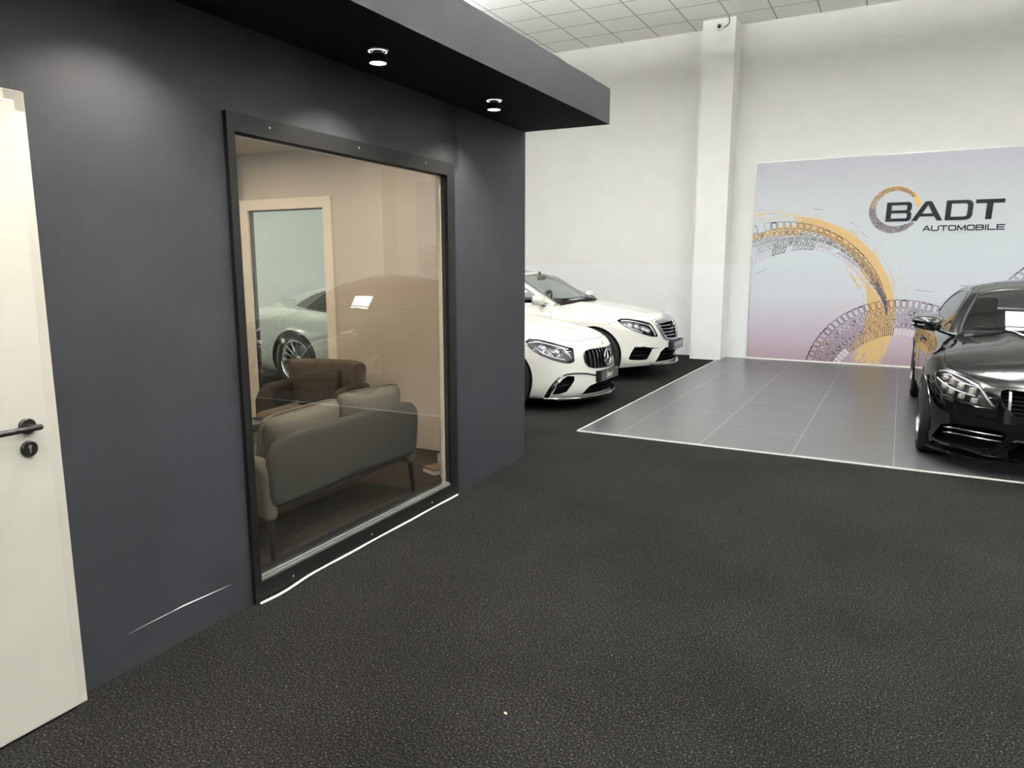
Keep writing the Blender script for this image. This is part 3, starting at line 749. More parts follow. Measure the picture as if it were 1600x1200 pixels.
STROKES = {'A': [[(0, 0), (.45, 1), (.55, 1), (1, 0)], [(.18, .3), (.82, .3)]], 'U': [[(0, 1), (0, .18), (.14, 0), (.86, 0), (1, .18), (1, 1)]], 'T': [[(0, 1), (1, 1)], [(.5, 1), (.5, 0)]],
    'O': [[(.14, 0), (.86, 0), (1, .18), (1, .82), (.86, 1), (.14, 1), (0, .82), (0, .18), (.14, 0)]], 'M': [[(0, 0), (.06, 1), (.5, .12), (.94, 1), (1, 0)]],
    'B': [[(0, 0), (0, 1), (.85, 1), (.97, .86), (.97, .66), (.85, .53), (0, .53)], [(.85, .53), (1, .4), (1, .14), (.87, 0), (0, 0)]], 'I': [[(.5, 0), (.5, 1)]], 'L': [[(0, 1), (0, 0), (1, 0)]], 'E': [[(1, 1), (0, 1), (0, 0), (1, 0)], [(0, .5), (.9, .5)]],
    'D': [[(0, 0), (0, 1), (.8, 1), (1, .8), (1, .2), (.8, 0), (0, 0)]], 'G': [[(1, .85), (.86, 1), (.14, 1), (0, .82), (0, .18), (.14, 0), (.86, 0), (1, .18), (1, .5), (.6, .5)]], 'S': [[(1, .9), (.88, 1), (.1, 1), (0, .9), (0, .6), (.1, .5), (.9, .5), (1, .4), (1, .1), (.9, 0), (.1, 0), (0, .12)]],
    '6': [[(1, 1), (.15, 1), (0, .85), (0, .12), (.12, 0), (.88, 0), (1, .12), (1, .42), (.88, .54), (0, .54)]], '3': [[(0, 1), (.88, 1), (1, .88), (1, .62), (.88, .5), (.3, .5)], [(.88, .5), (1, .38), (1, .12), (.88, 0), (0, 0)]],
    'V': [[(0, 1), (.5, 0), (1, 1)]], '8': [[(.14, 0), (.86, 0), (1, .14), (1, .4), (.86, .52), (.14, .52), (0, .4), (0, .14), (.14, 0)], [(.14, .52), (.04, .64), (.04, .88), (.16, 1), (.84, 1), (.96, .88), (.96, .64), (.86, .52)]], 'R': [[(0, 0), (0, 1), (.88, 1), (1, .88), (1, .6), (.88, .46), (0, .46)], [(.6, .46), (1, 0)]]}
def stroke_text(text, x0, x1, z0, z1, w, gap_=.28, slant=0.0):
    """flat mesh (x, z) of monoline capitals"""
    V = []; F = []; wd = [(.12 if ch == 'I' else (.45 if ch == ' ' else (1.15 if ch == 'M' else 1.0))) for ch in text]; tot = sum(wd) + gap_ * (len(text) - 1); u = (x1 - x0) / tot; cx = x0; h = z1 - z0
    for ch, k in zip(text, wd):
        for st in STROKES.get(ch, []):
            P = [np.array((cx + (.5 if ch == 'I' else p[0]) * k * u * 1.0 + slant * p[1] * h, z0 + w / 2 + p[1] * (h - w))) for p in st]
            for i in range(len(P) - 1):
                d = P[i + 1] - P[i]; l = np.linalg.norm(d); d = d / l; nrm = np.array([-d[1], d[0]]) * w / 2; a_ = P[i] - d * w * .48; c_ = P[i + 1] + d * w * .48
                n0 = len(V); V += [tuple(a_ - nrm), tuple(c_ - nrm), tuple(c_ + nrm), tuple(a_ + nrm)]; F.append((n0, n0 + 1, n0 + 2, n0 + 3))
        cx += (k + gap_) * u
    return V, F
V, F = stroke_text('AUTOMOBILE', .228, 1.222, 2.040, 2.120, .0165)
mesh_obj('lettering', [(x, BY - .0035 - (i // 4) * 2e-6, z) for i, (x, z) in enumerate(V)], F, M['blackink'], board)
# ------------------------------------------------------------------ office furniture (placed in the office's own frame)
def cushion(w, d, h, puff=.5, n=14, seam=True, wob=.006, seed=0):
    """soft cushion mesh centred at origin: w x (x), d (y), h (z thickness)"""
    rnd = random.Random(seed); V = []; F = []
    def prof(a, b): return max(0.0, (1 - abs(a) ** 3.2)) ** .42 * max(0.0, (1 - abs(b) ** 3.2)) ** .42
    ph = [rnd.uniform(0, 6) for _ in range(6)]
    for side in (1, -1):
        for i in range(n + 1):
            for j in range(n + 1):
                a = -1 + 2 * i / n; c = -1 + 2 * j / n
                a2 = math.copysign(abs(a) ** .8, a); c2 = math.copysign(abs(c) ** .8, c)
                z = side * h / 2 * prof(a2, c2) + wob * (math.sin(4 * a + ph[0]) * math.cos(3 * c + ph[1])) * prof(a2, c2)
                pin = 1 - .05 * (1 - abs(a2) ** 2) * abs(c2) ** 8; pin2 = 1 - .05 * (1 - abs(c2) ** 2) * abs(a2) ** 8
                rr = 1 - .06 * (abs(a2) * abs(c2)) ** 6
                V.append((a2 * w / 2 * pin2 * rr, c2 * d / 2 * pin * rr, z))
    m = (n + 1) ** 2
    for s in (0, 1):
        for i in range(n):
            for j in range(n):
                q = [s * m + i * (n + 1) + j, s * m + (i + 1) * (n + 1) + j, s * m + (i + 1) * (n + 1) + j + 1, s * m + i * (n + 1) + j + 1]
                F.append(tuple(q if s == 0 else q[::-1]))
    return V, F
def soft_panel(b, prof2d, t, r, f, mi=0, seg=4):
    """upholstered slab: 2D outline with thickness t and rounded rim; f(a,b,h) -> 3D"""
    n = len(prof2d); c = np.mean(np.array(prof2d), 0); rings = []
    def inset(P, d):
        out = []
        for i in range(n):
            p, a, e = np.array(P[i]), np.array(P[i - 1]), np.array(P[(i + 1) % n]); e1 = p - a; e2 = e - p
            e1 = e1 / (np.linalg.norm(e1) + 1e-9); e2 = e2 / (np.linalg.norm(e2) + 1e-9); k = np.array([-e1[1] - e2[1], e1[0] + e2[0]]); k = k / (np.linalg.norm(k) + 1e-9)
            out.append(tuple(p + k * d))
        return out
    for k in range(seg + 1):
        a = PI / 2 * k / seg; rings.append((inset(prof2d, r * (1 - math.sin(a))), -t / 2 + r * (1 - math.cos(a))))
    for k in range(seg + 1):
        a = PI / 2 * k / seg; rings.append((inset(prof2d, r * (1 - math.cos(a))), t / 2 - r * (1 - math.sin(a))))
    V = [f(p[0], p[1], h) for ring, h in rings for p in ring]; m = len(rings)
    F = [(k * n + i, k * n + (i + 1) % n, (k + 1) * n + (i + 1) % n, (k + 1) * n + i) for k in range(m - 1) for i in range(n)]
    F += [tuple(range(n - 1, -1, -1)), tuple((m - 1) * n + i for i in range(n))]
    b.add(V, F, mi)
def rpoly(x0, x1, z0, z1, rs, n=7):
    P = []
    for k, (cx, cz, a) in enumerate(((x0, z0, PI), (x1, z0, 1.5 * PI), (x1, z1, 0), (x0, z1, .5 * PI))):
        r = rs[k]; ox_ = cx + (r if k in (0, 3) else -r); oz = cz + (r if k in (0, 1) else -r)
        for i in range(n + 1): P.append((ox_ + r * math.cos(a + PI / 2 * i / n), oz + r * math.sin(a + PI / 2 * i / n)))
    return P
def leg(b, x, y, z, dx=0, dy=0, r0=.019, r1=.012): b.lathe([(0, 0), (r1, 0), (r1 + .001, .002), (r0, z), (0, z)], 16, Matrix.Translation((x + dx, y + dy, 0)) @ Matrix(((1, 0, -dx / z, 0), (0, 1, -dy / z, 0), (0, 0, 1, 0), (0, 0, 0, 1))))

# sofa: origin on the floor under its middle; backrest towards +x, long side along y
sofa = empty('sofa', (-3.16, 3.215, 0), R(1.0))
tag(sofa, 'grey two-seat fabric sofa seen from behind through the office window', 'sofa')
SL = .66                                   # half length
b = MB()
top = catmull([(-SL + .02, .30), (-SL, .36), (-SL + .002, .50), (-SL + .03, .60), (-SL + .11, .655), (-SL + .25, .665), (0, .668), (SL - .25, .665), (SL - .10, .655), (SL - .03, .62), (SL, .56), (SL, .40), (SL - .01, .32)], 60)
prof = [tuple(p) for p in top] + [(SL - .05, .285), (0, .30), (-SL + .06, .285)]
prof = prof[::-1]
soft_panel(b, prof, .075, .03, lambda a, z, h: (.325 + h + .05 * (z - .3), a, z))
b.build('backrest', M['fabric'], sofa, smooth=True, angle=50)
for sgn in (-1, 1):
    b = MB(); prof = rpoly(-.36, .345, .215, .555, (.05, .03, .10, .09))
    soft_panel(b, prof, .085, .035, lambda a, z, h: (a, sgn * (SL - .02) + h, z))
    b.build('armrest', M['fabriclight'], sofa, smooth=True, angle=50)
b = MB(); b.rbox(-.34, .30, -SL + .06, SL - .06, .24, .31, .02); b.build('seat_frame', M['fabric'], sofa, smooth=True)
for sgn in (-1, 1):
    b = MB(); b.rbox(-.37, .20, -.30, .30, .0, .13, .045, 4, M=Matrix.Translation((0, sgn * .302, .31))); b.build('seat_cushion', M['fabric'], sofa, smooth=True)
    b = MB(); V, F = cushion(.42, .60, .19, seed=4 + sgn); Mx = Matrix.Translation((.205, sgn * .30 + .01, .568 + .008 * sgn)) @ Matrix.Rotation(R(-78), 4, 'Y') @ Matrix.Rotation(R(2 * sgn), 4, 'Z')
    b.add([Mx @ Vector(p) for p in V], F); cu = b.build('back_cushion', M['fabriclight'], sofa, smooth=True, angle=80)
    b = MB(); n_ = 60; pts = []
    for k in range(n_):
        t = k / n_ * 2 * PI; ca, sa = math.cos(t), math.sin(t); q = (abs(ca) ** 8 + abs(sa) ** 8) ** (-1 / 8); pts.append(Mx @ Vector((ca * q * .208, sa * q * .296, 0)))
    b.tube(pts, .0045, 6, closed=True); b.build('piping', M['fabriclight'], cu, smooth=True)
for sx in (.305, -.30):
    for sy in (-SL + .03, SL - .03):
        b = MB(); leg(b, sx, sy, .29 if sx > 0 else .25, .02 * (1 if sx > 0 else -1), .015 * (1 if sy > 0 else -1), .021, .015); b.build('leg', M['legdark'], sofa, smooth=True, angle=40)

# armchair ------------------------------------------------------------------
chair = empty('armchair', (-4.10, 4.22, 0), R(8)); chair.scale = (.93, .93, .96)
tag(chair, 'taupe velvet tub armchair with a rounded back, behind the sofa in the office', 'armchair')
# shell: swept U in plan, front towards -y, height rising from arms to back
def shell(b, half_w, depth, thick, hz_arm, hz_back, z0, a_lo, a_hi, n=44, mi=0):
    rings = []
    for i in range(n + 1):
        t = a_lo + (a_hi - a_lo) * i / n                     # 0 = right arm tip, 1 = left arm tip
        a = -PI * .5 + (t - .5) * 2 * PI * .66 + PI            # angle around
        ang = PI / 2 + (t - .5) * 2 * PI * .69
        ca, sa = math.cos(ang), math.sin(ang); e = 2.6
        q = (abs(ca) ** e + abs(sa) ** e) ** (-1 / e)
        cx, cy = ca * q * half_w, sa * q * depth
        nx, ny = ca, sa
        k = min(1, max(0, (abs(t - .5) - .20) / .14)); k = k * k * (3 - 2 * k)
        h = hz_back + (hz_arm - hz_back) * k
        fall = max(0, (abs(t - .5) - .40) / .10); h -= .10 * fall ** 2
        lean = .05 * (1 - k)
        ring = []; m = 10
        for j in range(m + 1):                                # outside up, over the rim, inside down
            aa = PI * j / m; ox_ = math.cos(aa) * thick / 2; oz = math.sin(aa) * thick / 2
            ring.append((cx + nx * (ox_ + lean * 1), cy + ny * (ox_ + lean), h - thick / 2 + oz))
        ring = [(cx + nx * (thick / 2 - .03), cy + ny * (thick / 2 - .03), z0), (cx + nx * (thick / 2 + .0), cy + ny * (thick / 2 + 0), z0 + .05)] + ring + [(cx - nx * thick / 2, cy - ny * thick / 2, z0 + .05), (cx - nx * (thick / 2 - .02), cy - ny * (thick / 2 - .02), z0)]
        rings.append(ring)
    m = len(rings[0]); V = [p for r_ in rings for p in r_]
    F = [(i * m + j, i * m + (j + 1) % m, (i + 1) * m + (j + 1) % m, (i + 1) * m + j) for i in range(n) for j in range(m)]
    F += [tuple(range(m)), tuple(n * m + j for j in range(m - 1, -1, -1))]
    b.add(V, F, mi)
b = MB(); shell(b, .36, .34, .10, .80, .80, .30, .265, .735); b.build('backrest', M['velvet'], chair, smooth=True, angle=60)
for lo, hi in ((.02, .285), (.715, .98)):
    b = MB(); shell(b, .37, .35, .15, .635, .635, .20, lo, hi, 24); b.build('armrest', M['velvetdark'], chair, smooth=True, angle=60)
b = MB(); b.rbox(-.31, .31, -.37, .29, .20, .33, .06, 4); b.build('base', M['velvetdark'], chair, smooth=True)
b = MB(); b.rbox(-.30, .30, -.40, .26, .30, .45, .065, 5); b.build('seat_cushion', M['velvet'], chair, smooth=True)
for sx in (-.26, .26):
    for sy in (-.30, .24):
        b = MB(); leg(b, sx, sy, .22, .02 * (1 if sx > 0 else -1), .02 * (1 if sy > 0 else -1)); b.build('leg', M['legdark'], chair, smooth=True)
pil = MB(); V, F = cushion(.40, .30, .12, seed=9); Mx = Matrix.Translation((-4.10, 4.33, .555)) @ Matrix.Rotation(R(8), 4, 'Z') @ Matrix.Rotation(R(62), 4, 'X') @ Matrix.Rotation(R(12), 4, 'Z')
pil.add([Mx @ Vector(p) for p in V], F); o = pil.build('throw_pillow', M['velvetdark'], smooth=True, angle=80)
tag(o, 'dark brown cushion leaning in the velvet armchair', 'cushion')

# coffee table -----------------------------------------------------------------
t = empty('coffee_table', (-4.16, 3.28, 0), R(1))
tag(t, 'low dark-topped coffee table in front of the sofa, only its corner in view', 'coffee table')
b = MB(); b.rbox(-.28, .28, -.36, .36, .40, .45, .003, 2); b.build('tabletop', M['tabletop'], t, smooth=True)
for sx in (-.25, .25):
    for sy in (-.33, .33):
        b = MB(); b.box(sx - .015, sx + .015, sy - .015, sy + .015, 0, .415); b.build('leg', M['legdark'], t)

# things left on the office floor by the wall ------------------------------------
def book(x, y, z, w, d, h, rz, cover, label):
    t = empty('book', (x, y, z), R(rz)); tag(t, label, 'book')
    b = MB(); b.box(-w / 2, w / 2, -d / 2, d / 2, h - .003, h); b.box(-w / 2, w / 2, -d / 2, d / 2, 0, .003); b.box(-w / 2 - .003, -w / 2, -d / 2, d / 2, 0, h); b.build('cover', cover, t)
    b = MB(); b.box(-w / 2, w / 2 - .004, -d / 2 + .004, d / 2 - .004, .003, h - .003); b.build('pages', M['paper'], t)
    return t
M['teal'] = pmat('teal_cover', (.16, .30, .30), .4); M['cardboard'] = noisy(pmat('brown_cardboard', (.22, .15, .10), .8), 20, .1)
book(-3.06, 4.66, 0, .20, .30, .030, 35, M['teal'], 'flat teal book on the office carpet by the window side')
book(-2.98, 4.38, 0, .15, .20, .045, -20, M['cardboard'], 'thick brown book lying on the office carpet, nearest the window')
# ------------------------------------------------------------------ cars: local frame, origin on the floor under the front axle, x forward, y to the car's left
def body_points(c):
    """closed lower body as rings of points; returns verts, faces"""
    N = 130
    P = catmull(c['outline'], N)
    # denser sampling near the corners comes from the control points; normals in plan
    T = np.gradient(P, axis=0); T /= np.linalg.norm(T, axis=1)[:, None]
    Nn = np.stack([-T[:, 1], T[:, 0]], 1)
    Nn *= -1 if Nn[N // 2][1] < 0 else 1                      # outline is given on the +y side, normal points outward
    Nn[0] = (1, 0); Nn[-1] = (-1, 0)
    lv = c['levels']; K = 22; fr = [l[0] for l in lv]
    F = hermite(fr, [l[1] for l in lv]); S = hermite(fr, [l[2] for l in lv]); Rr = hermite(fr, [l[3] for l in lv])
    xn, xt = P[0][0], P[-1][0]
    rings = []
    zs_, zsh, zc = c['sill'], c['shoulder'], c['centre']
    for k in range(K + 1):
        f = k / K; ring = []
        for i in range(N):
            nx, ny = Nn[i]; wf = max(nx, 0) ** 1.5; wr = max(-nx, 0) ** 1.5; ws = max(0, 1 - wf - wr)
            ins = wf * F(f) + ws * S(f) + wr * Rr(f); x, y = P[i] - Nn[i] * ins
            z0 = zs_(P[i][0]); z1 = zsh(P[i][0]); z = z0 + (z1 - z0) * f
            if c.get('side'): y += c['side'](P[i][0], z) * min(1, abs(ny)) ** 3
            ring.append((x, max(y, 0), z))
        ring[0] = (ring[0][0], 0, ring[0][2]); ring[-1] = (ring[-1][0], 0, ring[-1][2]); rings.append(ring)
    last = rings[-1]; TN = 20; e = c.get('crown', 2.4)
    sp = [(min(max(p[0], xt + .55), xn - c.get('fan', .42)), 0) for p in last]
    for j in range(1, TN + 1):
        s = j / TN; ring = []
        for i in range(N):
            x = last[i][0] + (sp[i][0] - last[i][0]) * s; y = last[i][1] * (1 - s)
            z = last[i][2] + (zc(sp[i][0]) - last[i][2]) * (1 - (1 - s) ** e)
            if c.get('bump'): z += c['bump'](x, y) * min(1, 6 * s)
            ring.append((x, y, z))
        rings.append(ring)
    V = []; idx = []
    for ring in rings:
        row = [len(V) + i for i in range(N)]; V += ring
        row += [len(V) + i for i in range(N - 2)]; V += [(ring[i][0], -ring[i][1], ring[i][2]) for i in range(N - 2, 0, -1)]
        idx.append(row)
    M_ = len(idx[0]); Fc = []
    for k in range(len(idx) - 1):
        for i in range(M_):
            j = (i + 1) % M_; Fc.append((idx[k][i], idx[k][j], idx[k + 1][j], idx[k + 1][i]))
    Fc.append(tuple(reversed(idx[0])))
    bm = bmesh.new(); vs = [bm.verts.new(v) for v in V]
    for f in Fc:
        try: bm.faces.new([vs[i] for i in f])
        except ValueError: pass
    bmesh.ops.remove_doubles(bm, verts=bm.verts, dist=2e-4); bmesh.ops.dissolve_degenerate(bm, dist=1e-5, edges=bm.edges)
    bmesh.ops.recalc_face_normals(bm, faces=bm.faces)
    return bm

class Surf:
    """projection of outlines onto the uncut body (and greenhouse) surface"""
    def __init__(s, bm): s.t = BVHTree.FromBMesh(bm)
    def near(s, p): r = s.t.find_nearest(Vector(p)); return r[0], r[1]
    def hit(s, p, d):
        d = Vector(d).normalized(); r = s.t.ray_cast(Vector(p) + d * .35, -d, 1.2)
        return (r[0], r[1]) if r[0] is not None else s.near(p)
def sheet(surf, outline, D, rings=7, n=64, smooth=False):
    """grid of surface points inside a closed 3D outline, projected along D"""
    O = catmull(outline, n, True) if smooth else polyline(outline, n)
    O = [Vector(p) for p in O]; c = sum(O, Vector()) / len(O); G = []
    for k in range(rings + 1):
        s = 1 - k / (rings + .6); G.append([surf.hit(c + (p - c) * s, D) for p in O])
    G.append([surf.hit(c, D)]); return G
def grid_mesh(G, offs, D, mode='D', flip=False):
    D = Vector(D).normalized(); V = []; m = len(G[0])
    for ring in G:
        for (p, nn) in ring: V.append(p + (D if mode == 'D' else (nn if nn.dot(D) > 0 else -nn)) * offs)
    F = []
    for k in range(len(G) - 2):
        for i in range(m): F.append((k * m + i, k * m + (i + 1) % m, (k + 1) * m + (i + 1) % m, (k + 1) * m + i))
    k = len(G) - 2
    for i in range(m): F.append((k * m + i, k * m + (i + 1) % m, (k + 1) * m))
    return V, [tuple(reversed(f)) for f in F] if flip else F
def cutter(G, D, out=.06, inn=.06, shrink=1.0, mode='D'):
    V1, F1 = grid_mesh(G, out, D, mode); V2, F2 = grid_mesh(G, -inn, D, mode, True); m = len(G[0]); n = len(V1)
    if shrink != 1.0:
        c = sum(V2, Vector()) / n; V2 = [c + (v - c) * shrink for v in V2]
    return V1 + V2, F1 + [tuple(i + n for i in f) for f in F2] + [(i, i + n, (i + 1) % m + n, (i + 1) % m) for i in range(m)]
def mir(pts): return [(p[0], -p[1], p[2]) for p in pts][::-1]
def cut(obj, cutters, mat):
    """boolean difference of closed meshes, cut faces take mat"""
    outs = []
    for (V, F) in cutters:
        me = bpy.data.meshes.new('c'); me.from_pydata([tuple(v) for v in V], [], [tuple(f) for f in F]); me.materials.append(mat)
        bm = bmesh.new(); bm.from_mesh(me); bmesh.ops.recalc_face_normals(bm, faces=bm.faces); bm.to_mesh(me); bm.free()
        o = bpy.data.objects.new('c', me); COL.objects.link(o); o.matrix_world = obj.matrix_world; outs.append(o)
        md = obj.modifiers.new('b', 'BOOLEAN'); md.operation = 'DIFFERENCE'; md.object = o; md.solver = 'EXACT'
        try: md.material_mode = 'TRANSFER'
        except Exception: pass
    bpy.context.view_layer.update()
    dg = bpy.context.evaluated_depsgraph_get(); me = bpy.data.meshes.new_from_object(obj.evaluated_get(dg))
    obj.modifiers.clear(); obj.data = me
    for o in outs: bpy.data.objects.remove(o)
    me.polygons.foreach_set('use_smooth', [True] * len(me.polygons)); me.set_sharp_from_angle(angle=R(38))
def line_on(surf, pts, n=40, D=None, lift=0.0, smooth=True):
    Q = catmull(pts, n) if smooth else polyline(pts, n, False); out = []
    for p in Q:
        h, nn = surf.hit(p, D) if D is not None else surf.near(p); out.append(h + nn * lift)
    return out

# ---- greenhouse -------------------------------------------------------------
def greenhouse(c, car, cols=14, rows=72):
    xs = np.linspace(c['gx0'], c['gx1'], rows); zb, zr, yb, z0, z1, cr, dx = c['zb'], c['zr'], c['yb'], c['dlo0'], c['dlo1'], c['gcrown'], c['dx']
    a_, b_ = c.get('tumble', (.15, .50)); hx, rx = c['header'], c['rheader']; pw = c.get('pillar', .075); cw = c.get('cpillar', .12)
    def Y(x, z): h = max(z - zb(x), 0); return yb(x) - a_ * h - b_ * h * h
    body = MB(); wind = MB(); rear = MB(); side = {1: MB(), -1: MB()}; G = bmesh.new()
    def toprow(x, sgn):
        zr_ = max(zr(x), zb(x)); y = Y(x, zr_); out = []
        w0 = pw / y if x > hx else (cw / y if x < rx else pw / y); ws = [0, w0] + [w0 + (1 - w0) * (j / cols) ** 1.0 for j in range(1, cols + 1)]
        for w in ws:
            u = 1 - (1 - w) ** 2
            out.append((x + dx(x) * u, sgn * y * (1 - w), zr_ + cr(x) * u))
        return out
    S = {}
    for sgn in (1, -1):
        T = [toprow(x, sgn) for x in xs]; m = len(T[0])
        for i in range(len(xs) - 1):
            xm = (xs[i] + xs[i + 1]) / 2
            for j in range(m - 1):
                q = [T[i][j], T[i + 1][j], T[i + 1][j + 1], T[i][j + 1]]
                if sgn < 0: q = q[::-1]
                tgt = body if (j == 0 or (rx < xm < hx)) else (wind if xm > hx else rear)
                tgt.add(q, [(0, 1, 2, 3)])
                vs = [G.verts.new(p) for p in q]; G.faces.new(vs)
        # side: levels zb -> z0 -> z1 -> zr, subdivided
        L = []
        for x in xs:
            zz = zb(x); r_ = max(zr(x), zz); lo = min(max(z0(x), zz), r_); hi = min(max(z1(x), lo), r_)
            lv = [zz - .03, zz, (zz + lo) / 2, lo] + [lo + (hi - lo) * k / 5 for k in range(1, 5)] + [hi, (hi + r_) / 2, r_]
            L.append([(x, sgn * Y(x, z), z) for z in lv])
        for i in range(len(xs) - 1):
            for j in range(len(L[0]) - 1):
                q = [L[i][j], L[i][j + 1], L[i + 1][j + 1], L[i + 1][j]]
                if sgn < 0: q = q[::-1]
                isg = 3 <= j <= 7
                if isg and abs(L[i][8][2] - L[i][3][2]) < .004 and abs(L[i + 1][8][2] - L[i + 1][3][2]) < .004: continue
                (side[sgn] if isg else body).add(q, [(0, 1, 2, 3)])
                vs = [G.verts.new(p) for p in q]
                try: G.faces.new(vs)
                except ValueError: pass
    def finish(b, name, mat, thick=0):
        o = b.build(name, mat, car, fix=False); bm = bmesh.new(); bm.from_mesh(o.data)
        bmesh.ops.remove_doubles(bm, verts=bm.verts, dist=3e-4); bmesh.ops.dissolve_degenerate(bm, dist=1e-5, edges=bm.edges); bmesh.ops.recalc_face_normals(bm, faces=bm.faces); bm.to_mesh(o.data); bm.free()
        o.data.polygons.foreach_set('use_smooth', [True] * len(o.data.polygons)); o.data.set_sharp_from_angle(angle=R(35))
        if thick:
            md = o.modifiers.new('s', 'SOLIDIFY'); md.thickness = thick; md.offset = -1
        return o
    roof = finish(body, 'roof', c['roofmats'], .018)
    if c.get('roofglass'):
        for p in roof.data.polygons:
            if abs(p.center.y) < .46 and rx + .05 < p.center.x < hx - .04 and p.normal.z > .6: p.material_index = 1
    finish(wind, 'windshield', c['windmat']); finish(rear, 'rear_window', c['sidemat'])
    for sgn in (1, -1): finish(side[sgn], 'side_window', c['sidemat'])
    bmesh.ops.remove_doubles(G, verts=G.verts, dist=3e-4); G.normal_update()
    gs = Surf(G)
    # black / chrome outline round the side glass
    for sgn in (1, -1):
        lo = []; hi = []
        for x in np.linspace(c['gx0'], c['gx1'], 120):
            l, h_ = max(z0(x), zb(x)), min(z1(x), max(zr(x), zb(x)))
            if h_ - l > .004: lo.append((x, sgn * (Y(x, l) + .002), l)); hi.append((x, sgn * (Y(x, h_) + .002), h_))
        b = MB(); b.tube(lo + hi[::-1], .006, 6, closed=True); b.build('window_trim', c['dlotrim'], car, smooth=True)
        if c.get('bpillar'):
            xb = c['bpillar']; b = MB(); P0 = [(xb + .03, z0(xb)), (xb - .03, z0(xb)), (xb - .05, z1(xb)), (xb - .01, z1(xb))]
            V = [(x, sgn * (Y(x, z) + .004), z) for x, z in P0] + [(x, sgn * (Y(x, z) - .03), z) for x, z in P0]
            b.add(V, [(0, 1, 2, 3), (4, 7, 6, 5), (0, 4, 5, 1), (1, 5, 6, 2), (2, 6, 7, 3), (3, 7, 4, 0)]); b.build('door_pillar', M['gloss_black'], car)
    # black edge line round the windscreen
    for sgn in (1, -1):
        pts = []
        for x in np.linspace(c['gx0'], hx, 40): r_ = toprow(x, sgn)[1]; pts.append((r_[0], r_[1], r_[2] + .002))
        b = MB(); b.tube(pts, .010, 6); b.build('windshield_seal', M['seal'], car, smooth=True)
    base = [toprow(c['gx0'], s)[k] for s, ks in ((1, range(1, cols + 2)), (-1, range(cols, 0, -1))) for k in ks]
    b = MB()
    V = [(x + .03, y, z + .001) for x, y, z in base] + [(x - .02, y, z + .012) for x, y, z in base]; m = len(base)
    b.add(V + [(x, y, z - .03) for x, y, z in V], [(i, i + 1, m + i + 1, m + i) for i in range(m - 1)] + [(i, 2 * m + i, 2 * m + i + 1, i + 1) for i in range(m - 1)])
    b.build('cowl', M['plastic'], car)
    for sgn, yy in ((1, .50), (1, -.05)):
        b = MB(); y0_ = yy; y1_ = yy - .52
        def wp(y, up):
            k = min(range(m), key=lambda q: abs(base[q][1] - y)); x, _, z = base[k]; return (x - up * .9, y, z + .022 + up * .45)
        b.tube([wp(y0_, 0), wp(y0_ * .75 + y1_ * .25, .03), wp((y0_ + y1_) / 2, .045), wp(y1_, .055)], .007, 6); b.build('wiper', M['plastic'], car, smooth=True)
    return gs, Y

